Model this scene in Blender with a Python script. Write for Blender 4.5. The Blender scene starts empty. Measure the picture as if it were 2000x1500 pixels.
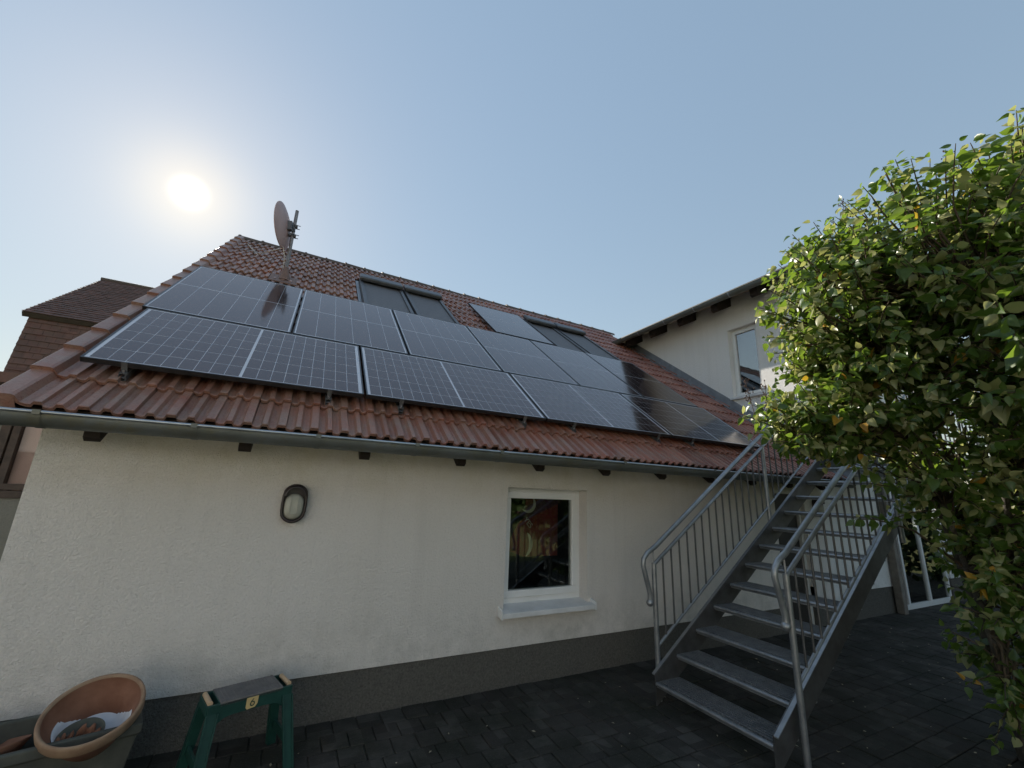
import bpy, bmesh, math, random
from mathutils import Vector, Matrix, Euler, noise
random.seed(7)
R = math.radians
S = bpy.context.scene
COL = S.collection

# ------------------------------------------------------------------ camera
CAM = Vector((1.272, -3.506, 1.60))
RIGHT = Vector((0.88491992, -0.464175, 0.03818771))
FWD = Vector((0.44120253, 0.86173382, 0.25050978))
UP = RIGHT.cross(FWD).normalized()
FPX = 818.39                                   # focal length in pixels of the 2000 px wide photograph
cd = bpy.data.cameras.new('camera')
cd.sensor_width = 36.0
cd.lens = 36.0 * FPX / 2000.0
cd.clip_start = 0.05
cd.clip_end = 3000
cam = bpy.data.objects.new('camera', cd)
COL.objects.link(cam)
cam.matrix_world = Matrix.Translation(CAM) @ Matrix((RIGHT, UP, -FWD)).transposed().to_4x4()
S.camera = cam

def px(P):
    d = Vector(P) - CAM
    z = d.dot(FWD)
    if z < 0.05:
        return None
    return (1000 + FPX * d.dot(RIGHT) / z, 750 - FPX * d.dot(UP) / z, z)

# ------------------------------------------------------------------ sky, sun, exposure
SUN = Vector((-0.2297, 0.8391, 0.4934)).normalized()
W = bpy.data.worlds.new('World')
S.world = W
W.use_nodes = True
nt = W.node_tree
for n in list(nt.nodes):
    nt.nodes.remove(n)
out = nt.nodes.new('ShaderNodeOutputWorld')
sky = nt.nodes.new('ShaderNodeTexSky')
sky.sky_type = 'NISHITA'
sky.sun_disc = False
sky.sun_elevation = math.asin(SUN.z)
sky.sun_rotation = math.atan2(SUN.x, SUN.y)
sky.altitude = 200
sky.air_density = 1.62
sky.dust_density = 0.25
sky.ozone_density = 3.48
bg = nt.nodes.new('ShaderNodeBackground')
bg.inputs['Strength'].default_value = 0.15
hsv = nt.nodes.new('ShaderNodeHueSaturation')
hsv.inputs['Saturation'].default_value = 1.5
hsv.inputs['Hue'].default_value = 0.502
gam = nt.nodes.new('ShaderNodeGamma')        # compresses the sky's tones: less contrast between the sun side and the rest
gam.inputs[1].default_value = 0.36
nt.links.new(sky.outputs[0], gam.inputs[0])
nt.links.new(gam.outputs[0], hsv.inputs['Color'])
nt.links.new(hsv.outputs[0], bg.inputs['Color'])
# the sun itself and the bright air round it, as seen in the sky
tc = nt.nodes.new('ShaderNodeTexCoord')
dt = nt.nodes.new('ShaderNodeVectorMath')
dt.operation = 'DOT_PRODUCT'
dt.inputs[1].default_value = SUN
nt.links.new(tc.outputs['Generated'], dt.inputs[0])
mx = nt.nodes.new('ShaderNodeMath')
mx.operation = 'MAXIMUM'
mx.inputs[1].default_value = 0.0
nt.links.new(dt.outputs['Value'], mx.inputs[0])
last = bg.outputs[0]
for power, amp, colr in ((9000, 2.4, (1, .93, .70, 1)), (330, 0.12, (1, .68, .20, 1)), (45, 0.035, (1, .84, .58, 1))):
    pw = nt.nodes.new('ShaderNodeMath')
    pw.operation = 'POWER'
    pw.inputs[1].default_value = power
    nt.links.new(mx.outputs[0], pw.inputs[0])
    ml = nt.nodes.new('ShaderNodeMath')
    ml.operation = 'MULTIPLY'
    ml.inputs[1].default_value = amp
    nt.links.new(pw.outputs[0], ml.inputs[0])
    b2 = nt.nodes.new('ShaderNodeBackground')
    b2.inputs['Color'].default_value = colr
    nt.links.new(ml.outputs[0], b2.inputs['Strength'])
    ad = nt.nodes.new('ShaderNodeAddShader')
    nt.links.new(last, ad.inputs[0])
    nt.links.new(b2.outputs[0], ad.inputs[1])
    last = ad.outputs[0]
nt.links.new(last, out.inputs['Surface'])

sd = bpy.data.lights.new('sun', 'SUN')
sd.energy = 3.2
sd.angle = R(0.53)
sd.color = (1.0, 0.93, 0.82)
so = bpy.data.objects.new('sun', sd)
COL.objects.link(so)
so.rotation_euler = SUN.to_track_quat('Z', 'Y').to_euler()

S.view_settings.view_transform = 'Standard'
S.view_settings.look = 'None'
S.view_settings.exposure = 1.30
S.view_settings.gamma = 1.0
S.view_settings.use_curve_mapping = False
S.cycles.max_bounces = 8
S.cycles.use_denoising = True

# ------------------------------------------------------------------ materials
MATS = {}

def nodes_of(name):
    m = bpy.data.materials.new(name)
    m.use_nodes = True
    MATS[name] = m
    return m, m.node_tree, m.node_tree.nodes['Principled BSDF']

def ramp(t, fac, stops):
    r = t.nodes.new('ShaderNodeValToRGB')
    el = r.color_ramp.elements
    while len(el) < len(stops):
        el.new(0.5)
    for e, (p, c) in zip(el, stops):
        e.position = p
        e.color = (*c, 1)
    t.links.new(fac, r.inputs[0])
    return r.outputs[0]

def pos(t):
    g = t.nodes.new('ShaderNodeNewGeometry')
    return g.outputs['Position']

def objc(t):
    g = t.nodes.new('ShaderNodeTexCoord')
    return g.outputs['Object']

def noi(t, vec, scale, detail=4, rough=0.6, dist=0.0):
    n = t.nodes.new('ShaderNodeTexNoise')
    n.inputs['Scale'].default_value = scale
    n.inputs['Detail'].default_value = detail
    n.inputs['Roughness'].default_value = rough
    n.inputs['Distortion'].default_value = dist
    t.links.new(vec, n.inputs['Vector'])
    return n.outputs['Fac']

def mixc(t, fac, a, b, mode='MIX'):
    m = t.nodes.new('ShaderNodeMix')
    m.data_type = 'RGBA'
    m.blend_type = mode
    for sock, v in ((m.inputs['Factor'], fac), (m.inputs['A'], a), (m.inputs['B'], b)):
        if isinstance(v, (int, float)):
            sock.default_value = v
        elif isinstance(v, tuple):
            sock.default_value = (*v, 1)
        else:
            t.links.new(v, sock)
    return m.outputs['Result']

def bump(t, bsdf, h, strength=0.5, dist=0.01):
    b = t.nodes.new('ShaderNodeBump')
    b.inputs['Strength'].default_value = strength
    b.inputs['Distance'].default_value = dist
    t.links.new(h, b.inputs['Height'])
    t.links.new(b.outputs[0], bsdf.inputs['Normal'])
    return b

def simple(name, c1, c2=None, scale=8.0, rough=0.6, metal=0.0, bscale=None, bstr=0.3, bdist=0.004, lo=0.35, hi=0.65, obj=False, spec=0.5):
    m, t, b = nodes_of(name)
    v = objc(t) if obj else pos(t)
    if c2 is None:
        b.inputs['Base Color'].default_value = (*c1, 1)
    else:
        t.links.new(ramp(t, noi(t, v, scale), [(lo, c1), (hi, c2)]), b.inputs['Base Color'])
    b.inputs['Roughness'].default_value = rough
    b.inputs['Metallic'].default_value = metal
    b.inputs['Specular IOR Level'].default_value = spec
    if bscale:
        bump(t, b, noi(t, v, bscale), bstr, bdist)
    return m

AL = R(37.4655)
CA, SA = math.cos(AL), math.sin(AL)
ZP = 2.326

def roofp(u, v, w=0.0):
    return Vector((u, v * CA - w * SA, ZP + v * SA + w * CA))

# roughcast plaster with grey runs of dirt, patchily yellower towards the eave
def plaster(name, base, dirt, tint_z=None):
    m, t, b = nodes_of(name)
    p = pos(t)
    big = noi(t, p, 0.9, 5, 0.65)
    c = mixc(t, ramp(t, big, [(0.35, (0, 0, 0)), (0.75, (.5, .5, .5))]), base, dirt)
    fine = noi(t, p, 70, 3, 0.7)
    c = mixc(t, ramp(t, fine, [(0.25, (.25, .25, .25)), (0.5, (0, 0, 0))]), c, tuple(x * 0.55 for x in dirt))
    if tint_z is not None:
        sx = t.nodes.new('ShaderNodeSeparateXYZ')
        t.links.new(p, sx.inputs[0])
        mr = t.nodes.new('ShaderNodeMapRange')
        mr.inputs['From Min'].default_value = tint_z - 0.5
        mr.inputs['From Max'].default_value = tint_z
        t.links.new(sx.outputs['Z'], mr.inputs['Value'])
        st = noi(t, p, 3.0, 6, 0.7)
        mm = t.nodes.new('ShaderNodeMath')
        mm.operation = 'MULTIPLY'
        t.links.new(mr.outputs[0], mm.inputs[0])
        t.links.new(ramp(t, st, [(0.3, (0, 0, 0)), (0.7, (.75, .75, .75))]), mm.inputs[1])
        c = mixc(t, mm.outputs[0], c, (0.50, 0.43, 0.25))
    # faint rain runs and splash dirt
    ms = t.nodes.new('ShaderNodeMapping')
    ms.inputs['Scale'].default_value = (9, 9, .55)
    t.links.new(p, ms.inputs['Vector'])
    runs = noi(t, ms.outputs[0], 1.0, 4, 0.6)
    c = mixc(t, ramp(t, runs, [(0.50, (0, 0, 0)), (0.80, (.16, .16, .16))]), c, tuple(x * .62 for x in dirt))
    sz = t.nodes.new('ShaderNodeSeparateXYZ')
    t.links.new(p, sz.inputs[0])
    low = t.nodes.new('ShaderNodeMapRange')
    low.inputs['From Min'].default_value = 0.75
    low.inputs['From Max'].default_value = 0.38
    low.inputs['To Max'].default_value = 0.9
    t.links.new(sz.outputs['Z'], low.inputs['Value'])
    lm = t.nodes.new('ShaderNodeMath')
    lm.operation = 'MULTIPLY'
    t.links.new(low.outputs[0], lm.inputs[0])
    t.links.new(ramp(t, noi(t, p, 5.0, 6, 0.75), [(0.42, (0, 0, 0)), (0.75, (.6, .6, .6))]), lm.inputs[1])
    c = mixc(t, lm.outputs[0], c, (.30, .29, .25))
    t.links.new(c, b.inputs['Base Color'])
    b.inputs['Roughness'].default_value = 0.95
    b.inputs['Specular IOR Level'].default_value = 0.2
    h1 = noi(t, p, 58, 3, 0.62, 0.8)
    h2 = noi(t, p, 150, 2, 0.6)
    ad = t.nodes.new('ShaderNodeMath')
    ad.operation = 'MULTIPLY_ADD'
    ad.inputs[1].default_value = 0.35
    t.links.new(h2, ad.inputs[0])
    t.links.new(h1, ad.inputs[2])
    bump(t, b, ad.outputs[0], 0.9, 0.014)
    return m

plaster('plaster', (0.775, 0.73, 0.685), (0.70, 0.655, 0.595), 1.95)
plaster('plaster_wing', (0.88, 0.865, 0.84), (0.82, 0.80, 0.765))
plaster('plaster_annex', (0.30, 0.29, 0.25), (0.20, 0.20, 0.17))
simple('plinth', (0.09, 0.084, 0.073), (0.185, 0.175, 0.155), 85, 0.95, bscale=95, bstr=1.0, bdist=0.02, spec=0.2, lo=0.25, hi=0.75)
simple('reveal', (0.72, 0.70, 0.66), (0.62, 0.60, 0.55), 4, 0.9, bscale=120, bstr=0.3)
simple('white_frame', (0.80, 0.80, 0.79), (0.74, 0.74, 0.72), 3, 0.35)
simple('sill_metal', (0.74, 0.74, 0.74), (0.62, 0.62, 0.62), 6, 0.45)
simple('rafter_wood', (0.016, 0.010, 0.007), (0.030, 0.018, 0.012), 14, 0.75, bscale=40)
simple('dark_wood', (0.05, 0.032, 0.024), (0.09, 0.06, 0.045), 10, 0.6, bscale=50)
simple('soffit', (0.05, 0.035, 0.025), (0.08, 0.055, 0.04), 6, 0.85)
simple('zinc_flash', (0.33, 0.35, 0.37), (0.24, 0.25, 0.27), 6, 0.42, 0.6)
simple('galv', (0.35, 0.358, 0.37), (0.25, 0.257, 0.267), 12, 0.42, 0.7, bscale=60, bstr=0.08)
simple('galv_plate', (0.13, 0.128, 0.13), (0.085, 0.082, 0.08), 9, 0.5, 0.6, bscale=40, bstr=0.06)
simple('galv_dark', (0.20, 0.20, 0.20), (0.13, 0.13, 0.14), 20, 0.55, 0.55)
simple('black_frame', (0.055, 0.055, 0.058), None, rough=0.28, metal=0.7)
simple('alu', (0.62, 0.63, 0.65), (0.5, 0.5, 0.52), 20, 0.32, 0.9)
simple('lamp_brown', (0.018, 0.010, 0.009), (0.03, 0.016, 0.014), 20, 0.35, obj=True)
simple('terracotta_in', (0.19, 0.080, 0.045), (0.27, 0.13, 0.08), 7, 0.85, bscale=60, bstr=0.2, obj=True)
simple('terracotta_rim', (0.36, 0.245, 0.155), (0.26, 0.155, 0.095), 9, 0.85, bscale=60, bstr=0.2, obj=True)
simple('trough', (0.055, 0.057, 0.048), (0.095, 0.096, 0.078), 6, 0.9, bscale=50, bstr=0.3)
simple('soil', (0.02, 0.015, 0.011), (0.04, 0.03, 0.02), 25, 0.95, bscale=60, bstr=0.8, bdist=0.02)
simple('saucer_white', (0.72, 0.73, 0.76), (0.6, 0.61, 0.64), 14, 0.4, obj=True)
simple('stool_green', (0.005, 0.042, 0.033), (0.011, 0.062, 0.048), 12, 0.55, bscale=200, bstr=0.15, obj=True)
simple('stool_grey', (0.14, 0.13, 0.125), (0.19, 0.175, 0.165), 20, 0.85, bscale=150, bstr=0.3, obj=True)
simple('cream_plastic', (0.60, 0.42, 0.26), (0.5, 0.34, 0.2), 12, 0.5, obj=True)
simple('tag_cream', (0.60, 0.44, 0.20), None, rough=0.5)
simple('tag_green', (0.01, 0.045, 0.03), None, rough=0.5)
simple('shutter', (0.13, 0.125, 0.13), (0.165, 0.16, 0.165), 30, 0.6, 0.2)
simple('shutter_box', (0.085, 0.085, 0.09), (0.12, 0.12, 0.125), 12, 0.42, 0.5)
simple('dish_flare_tint', (0.44, 0.29, 0.27), (0.50, 0.35, 0.33), 6, 0.5, obj=True)  # reddish tint of lens flare put into the dish colour
simple('mast', (0.30, 0.28, 0.28), (0.2, 0.18, 0.17), 18, 0.5, 0.6)
simple('lead', (0.16, 0.10, 0.08), (0.22, 0.13, 0.1), 15, 0.6)
simple('cable', (0.55, 0.5, 0.42), None, rough=0.5)
simple('banner_red', (0.26, 0.035, 0.02), (0.20, 0.026, 0.022), 4, 0.7)
simple('banner_purple', (0.10, 0.02, 0.05), None, rough=0.7)
simple('banner_white', (0.75, 0.68, 0.5), None, rough=0.6)
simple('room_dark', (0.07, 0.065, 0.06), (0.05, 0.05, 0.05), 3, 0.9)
simple('door_dark', (0.022, 0.018, 0.015), (0.035, 0.028, 0.022), 12, 0.6)
simple('pink_sky_tone', (0.72, 0.50, 0.42), (0.78, 0.56, 0.48), 3, 0.9)  # pink of the reflected sky, put into a surface colour
simple('mansard_board', (0.04, 0.028, 0.022), (0.06, 0.042, 0.034), 8, 0.7)
simple('bark', (0.055, 0.047, 0.038), (0.11, 0.097, 0.078), 30, 0.9, bscale=60, bstr=0.6, bdist=0.01)
simple('twig', (0.09, 0.055, 0.035), (0.06, 0.05, 0.028), 40, 0.8)
simple('seed_head', (0.06, 0.03, 0.022), (0.09, 0.045, 0.03), 60, 0.8)
simple('lawn', (0.16, 0.15, 0.045), (0.09, 0.12, 0.03), 1.3, 0.95, bscale=30, bstr=0.9, bdist=0.05)
simple('litter', (0.42, 0.38, 0.28), (0.25, 0.2, 0.12), 9, 0.8)
simple('post_grey', (0.16, 0.14, 0.12), (0.22, 0.2, 0.17), 12, 0.85)
simple('hedge_leaf', (0.03, 0.06, 0.015), (0.07, 0.11, 0.03), 3, 0.6)

# joint sand and pavers
simple('joint', (0.030, 0.030, 0.022), (0.085, 0.080, 0.062), 12, 0.95, bscale=80, bstr=0.5)
def paver_mat():
    m, t, b = nodes_of('paver')
    p = pos(t)
    sc = t.nodes.new('ShaderNodeVectorMath')
    sc.operation = 'MULTIPLY'
    sc.inputs[1].default_value = (1 / .164, 1 / .188, 0)
    t.links.new(p, sc.inputs[0])
    fl = t.nodes.new('ShaderNodeVectorMath')
    fl.operation = 'FLOOR'
    t.links.new(sc.outputs[0], fl.inputs[0])
    wn = t.nodes.new('ShaderNodeTexWhiteNoise')
    t.links.new(fl.outputs[0], wn.inputs['Vector'])
    c = ramp(t, wn.outputs['Value'], [(0, (.034, .030, .026)), (.6, (.047, .042, .037)), (1, (.074, .068, .060))])
    d = noi(t, p, 2.2, 6, 0.7)
    c = mixc(t, ramp(t, d, [(0.42, (0, 0, 0)), (0.62, (.85, .85, .85))]), c, (0.018, 0.020, 0.013))
    sp = noi(t, p, 120, 2, 0.6)
    c = mixc(t, ramp(t, sp, [(0.6, (0, 0, 0)), (0.75, (.4, .4, .4))]), c, (0.13, 0.13, 0.13))
    t.links.new(c, b.inputs['Base Color'])
    b.inputs['Roughness'].default_value = 0.9
    b.inputs['Specular IOR Level'].default_value = 0.3
    bump(t, b, noi(t, p, 90, 3), 0.5, 0.006)
paver_mat()

# roof tiles: every tile its own tone, moss and grey lichen on the weathered ones
def tile_mat(name, cols, lichen, pitch_u, pitch_v, rough=0.62):
    m, t, b = nodes_of(name)
    p = pos(t)
    dv = t.nodes.new('ShaderNodeVectorMath')
    dv.operation = 'DOT_PRODUCT'
    dv.inputs[1].default_value = (0, CA, SA)
    t.links.new(p, dv.inputs[0])
    sx = t.nodes.new('ShaderNodeSeparateXYZ')
    t.links.new(p, sx.inputs[0])
    cb = t.nodes.new('ShaderNodeCombineXYZ')
    t.links.new(sx.outputs['X'], cb.inputs[0])
    t.links.new(dv.outputs['Value'], cb.inputs[1])
    sc = t.nodes.new('ShaderNodeVectorMath')
    sc.operation = 'MULTIPLY_ADD'
    sc.inputs[1].default_value = (1 / pitch_u, 1 / pitch_v, 0)
    off = (ZP * SA - 0.45) / pitch_v
    sc.inputs[2].default_value = (1.0, -off, 0)
    t.links.new(cb.outputs[0], sc.inputs[0])
    fl = t.nodes.new('ShaderNodeVectorMath')
    fl.operation = 'FLOOR'
    t.links.new(sc.outputs[0], fl.inputs[0])
    wn = t.nodes.new('ShaderNodeTexWhiteNoise')
    t.links.new(fl.outputs[0], wn.inputs['Vector'])
    c = ramp(t, wn.outputs['Value'], [(0, cols[0]), (0.5, cols[1]), (1, cols[2])])
    n1 = noi(t, p, 5.5, 6, 0.7)
    # lichen is thickest on the old weathered left part and thins out to the right
    wl = t.nodes.new('ShaderNodeMapRange')
    wl.inputs['From Min'].default_value = 0.0
    wl.inputs['From Max'].default_value = 8.0
    wl.inputs['To Min'].default_value = 0.13
    wl.inputs['To Max'].default_value = -0.10
    t.links.new(sx.outputs['X'], wl.inputs['Value'])
    sm = t.nodes.new('ShaderNodeMath')
    t.links.new(n1, sm.inputs[0])
    t.links.new(wl.outputs[0], sm.inputs[1])
    c = mixc(t, ramp(t, sm.outputs[0], [(0.40, (0, 0, 0)), (0.72, (.75, .75, .75))]), c, lichen)
    n2 = noi(t, p, 95, 3, 0.7)
    c = mixc(t, ramp(t, n2, [(0.28, (.75, .75, .75)), (0.5, (0, 0, 0))]), c, tuple(x * .45 for x in cols[1]))
    t.links.new(c, b.inputs['Base Color'])
    b.inputs['Roughness'].default_value = rough
    b.inputs['Specular IOR Level'].default_value = 0.6
    bump(t, b, noi(t, p, 160, 3), 0.35, 0.003)
    return m
tile_mat('tile', ((.22, .074, .045), (.30, .108, .068), (.38, .16, .105)), (.28, .205, .16), .2, .365, .42)
tile_mat('plain_tile', ((.14, .06, .045), (.19, .083, .06), (.23, .105, .078)), (.12, .08, .062), .18, .16, .8)
simple('ridge', (.13, .085, .065), (.09, .075, .06), 7, 0.75, bscale=90, bstr=0.4)

# gutter zinc with green-grey film on its front
def gutter_mat():
    m, t, b = nodes_of('gutter_zinc')
    p = pos(t)
    c = ramp(t, noi(t, p, 2.5, 5, 0.65), [(0.35, (.17, .185, .185)), (0.7, (.115, .12, .10))])
    c = mixc(t, ramp(t, noi(t, p, 9, 4, 0.7), [(0.5, (0, 0, 0)), (0.72, (.7, .7, .7))]), c, (.16, .145, .085))
    t.links.new(c, b.inputs['Base Color'])
    b.inputs['Metallic'].default_value = 0.35
    b.inputs['Roughness'].default_value = 0.5
gutter_mat()
simple('gutter_bead', (.42, .46, .50), (.3, .33, .36), 5, 0.3, 0.7)

# photovoltaic cells and backsheet lie under one sheet of dusty glass
def pv(name, col, col2):
    m, t, b = nodes_of(name)
    p = pos(t)
    c = ramp(t, noi(t, p, 1.7, 4), [(0.3, col), (0.7, col2)])
    du = noi(t, p, 26, 5, 0.75)
    c = mixc(t, ramp(t, du, [(0.62, (0, 0, 0)), (0.8, (.35, .35, .35))]), c, (.12, .115, .11))
    t.links.new(c, b.inputs['Base Color'])
    t.links.new(ramp(t, noi(t, p, 3.0, 3), [(0.3, (.075, .075, .075)), (0.75, (.13, .13, .13))]), b.inputs['Roughness'])
    b.inputs['IOR'].default_value = 1.95
    return m
pv('pv_cell', (.034, .024, .024), (.044, .031, .030))
MATS['pv_cell'].node_tree.nodes['Principled BSDF'].inputs['Specular Tint'].default_value = (1.0, .82, .80, 1)   # purple-brown anti-reflection coat
pv('pv_back', (.58, .58, .62), (.50, .50, .54))

# window glass
def glass(name, tint, refl_gain=1.0, rough=0.02):
    m, t, b = nodes_of(name)
    t.nodes.remove(b)
    o = t.nodes['Material Output']
    tr = t.nodes.new('ShaderNodeBsdfTransparent')
    tr.inputs[0].default_value = (*tint, 1)
    gl = t.nodes.new('ShaderNodeBsdfGlossy')
    gl.inputs['Roughness'].default_value = rough
    lw = t.nodes.new('ShaderNodeFresnel')
    lw.inputs['IOR'].default_value = 1.5
    mu = t.nodes.new('ShaderNodeMath')
    mu.operation = 'MULTIPLY'
    mu.use_clamp = True
    mu.inputs[1].default_value = refl_gain
    t.links.new(lw.outputs[0], mu.inputs[0])
    mi = t.nodes.new('ShaderNodeMixShader')
    t.links.new(mu.outputs[0], mi.inputs[0])
    t.links.new(tr.outputs[0], mi.inputs[1])
    t.links.new(gl.outputs[0], mi.inputs[2])
    t.links.new(mi.outputs[0], o.inputs[0])
glass('glass', (.80, .84, .82), 2.0)
glass('glass_mirror', (.6, .64, .62), 7.0)
glass('glass_dull', (.9, .9, .9), 0.6)
simple('lamp_glass', (.48, .47, .40), (.56, .55, .47), 10, 0.12, obj=True)
MATS['lamp_glass'].node_tree.nodes['Principled BSDF'].inputs['Transmission Weight'].default_value = 0.1

def lace_mat():
    m, t, b = nodes_of('lace')
    v = t.nodes.new('ShaderNodeTexVoronoi')
    v.inputs['Scale'].default_value = 55
    t.links.new(pos(t), v.inputs['Vector'])
    t.links.new(ramp(t, v.outputs['Distance'], [(0.3, (.55, .57, .57)), (0.5, (.10, .11, .11))]), b.inputs['Base Color'])
    b.inputs['Roughness'].default_value = 0.9
lace_mat()

# leaves: glossy green face, some light passes through
def leaf_mat(name, c1, c2, trans):
    m, t, b = nodes_of(name)
    o = t.nodes['Material Output']
    c = ramp(t, noi(t, pos(t), 5.0, 3), [(0.3, c1), (0.7, c2)])
    t.links.new(c, b.inputs['Base Color'])
    b.inputs['Roughness'].default_value = 0.36
    b.inputs['Specular IOR Level'].default_value = 0.6
    tl = t.nodes.new('ShaderNodeBsdfTranslucent')
    tl.inputs[0].default_value = (*trans, 1)
    mi = t.nodes.new('ShaderNodeMixShader')
    mi.inputs[0].default_value = 0.36
    t.links.new(b.outputs[0], mi.inputs[1])
    t.links.new(tl.outputs[0], mi.inputs[2])
    t.links.new(mi.outputs[0], o.inputs[0])
leaf_mat('leaf', (.038, .078, .013), (.080, .130, .028), (.26, .40, .04))
leaf_mat('leaf_sunlit', (.24, .25, .10), (.33, .33, .16), (.52, .54, .16))  # sunlit highlights put into the colour of a random share of leaves
leaf_mat('leaf_yellow', (.42, .26, .03), (.5, .22, .04), (.6, .4, .03))

# ------------------------------------------------------------------ mesh helpers
class MB:
    def __init__(s):
        s.v = []
        s.f = []
        s.m = []
        s.sm = []
    def add(s, vs, fs, mi=0, smooth=False):
        o = len(s.v)
        s.v += [tuple(p) for p in vs]
        for f in fs:
            s.f.append(tuple(i + o for i in f))
            s.m.append(mi)
            s.sm.append(smooth)
    def box(s, a, b, mi=0, M=None):
        (x0, y0, z0), (x1, y1, z1) = a, b
        vs = [Vector(p) for p in ((x0, y0, z0), (x1, y0, z0), (x1, y1, z0), (x0, y1, z0), (x0, y0, z1), (x1, y0, z1), (x1, y1, z1), (x0, y1, z1))]
        if M is not None:
            vs = [M @ p for p in vs]
        s.add(vs, [(0, 3, 2, 1), (4, 5, 6, 7), (0, 1, 5, 4), (1, 2, 6, 5), (2, 3, 7, 6), (3, 0, 4, 7)], mi)
    def hexa(s, p, mi=0):     # eight points: bottom ring, top ring
        s.add(p, [(0, 3, 2, 1), (4, 5, 6, 7), (0, 1, 5, 4), (1, 2, 6, 5), (2, 3, 7, 6), (3, 0, 4, 7)], mi)
    def prism(s, poly, d, mi=0):   # planar polygon extruded by vector d
        n = len(poly)
        d = Vector(d)
        a = [Vector(p) for p in poly]
        vs = a + [p + d for p in a]
        fs = [tuple(range(n))[::-1], tuple(range(n, 2 * n))] + [(i, (i + 1) % n, n + (i + 1) % n, n + i) for i in range(n)]
        s.add(vs, fs, mi)
    def tube(s, pts, r, n=8, mi=0, caps=True):
        pts = [Vector(p) for p in pts]
        rs = r if isinstance(r, (list, tuple)) else [r] * len(pts)
        vs = []
        prev = None
        for i, p in enumerate(pts):
            if i == 0:
                d = pts[1] - p
            elif i == len(pts) - 1:
                d = p - pts[i - 1]
            else:
                d = (pts[i + 1] - p).normalized() + (p - pts[i - 1]).normalized()
            d.normalize()
            if prev is None:
                a = d.orthogonal().normalized()
            else:
                a = (prev - d * prev.dot(d)).normalized()
            prev = a
            b = d.cross(a)
            for k in range(n):
                an = 2 * math.pi * k / n
                vs.append(p + (a * math.cos(an) + b * math.sin(an)) * rs[i])
        fs = []
        for i in range(len(pts) - 1):
            for k in range(n):
                fs.append((i * n + k, i * n + (k + 1) % n, (i + 1) * n + (k + 1) % n, (i + 1) * n + k))
        s.add(vs, fs, mi, True)
        if caps:
            o = len(pts) - 1
            s.add([vs[k] for k in range(n)], [tuple(range(n))[::-1]], mi)
            s.add([vs[o * n + k] for k in range(n)], [tuple(range(n))], mi)
    def lathe(s, prof, n=32, mi=0, M=None, smooth=True):
        vs = []
        for r, z in prof:
            for k in range(n):
                an = 2 * math.pi * k / n
                p = Vector((r * math.cos(an), r * math.sin(an), z))
                vs.append(M @ p if M is not None else p)
        fs = []
        for i in range(len(prof) - 1):
            for k in range(n):
                fs.append((i * n + k, i * n + (k + 1) % n, (i + 1) * n + (k + 1) % n, (i + 1) * n + k))
        s.add(vs, fs, mi, smooth)
    def sphere(s, c, r, n=12, mi=0, sc=(1, 1, 1)):
        c = Vector(c)
        m = n // 2
        vs = []
        for i in range(m + 1):
            th = math.pi * i / m
            for k in range(n):
                ph = 2 * math.pi * k / n
                vs.append(c + Vector((r * sc[0] * math.sin(th) * math.cos(ph), r * sc[1] * math.sin(th) * math.sin(ph), r * sc[2] * math.cos(th))))
        fs = []
        for i in range(m):
            for k in range(n):
                fs.append((i * n + k, (i + 1) * n + k, (i + 1) * n + (k + 1) % n, i * n + (k + 1) % n))
        s.add(vs, fs, mi, True)
    def mesh(s, name, mats):
        me = bpy.data.meshes.new(name)
        me.from_pydata(s.v, [], s.f)
        for m in (mats if isinstance(mats, (list, tuple)) else [mats]):
            me.materials.append(MATS[m])
        me.polygons.foreach_set('material_index', s.m)
        me.polygons.foreach_set('use_smooth', s.sm)
        me.update()
        return me
    def obj(s, name, mats, parent=None):
        return put(name, s.mesh(name, mats), parent)

def put(name, me, parent=None, loc=None, rot=None):
    o = bpy.data.objects.new(name, me)
    COL.objects.link(o)
    if parent is not None:
        o.parent = parent
        # meshes of static things are written in world space: undo the parent's placement
        if loc is None:
            o.matrix_parent_inverse = parent.matrix_basis.inverted()
    if loc is not None:
        o.location = loc
    if rot is not None:
        o.rotation_euler = rot
    return o

def thing(name, label, cat, loc=(0, 0, 0), rot=(0, 0, 0), group=None):
    o = bpy.data.objects.new(name, None)
    COL.objects.link(o)
    o.location = loc
    o.rotation_euler = rot
    o['label'] = label
    o['category'] = cat
    if group:
        o['group'] = group
    o.empty_display_size = 0.1
    return o

def tag(o, label, cat, group=None):
    o['label'] = label
    o['category'] = cat
    if group:
        o['group'] = group
    return o

def struct(o):
    o['kind'] = 'structure'
    return o

def stuff(o):
    o['kind'] = 'stuff'
    return o

def bevel(o, w=0.004, seg=2):
    b = o.modifiers.new('bevel', 'BEVEL')
    b.width = w
    b.segments = seg
    b.limit_method = 'ANGLE'
    b.angle_limit = R(40)
    return o

ORD = ['first', 'second', 'third', 'fourth', 'fifth', 'sixth', 'seventh', 'eighth', 'ninth', 'tenth', 'eleventh', 'twelfth']

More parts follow.
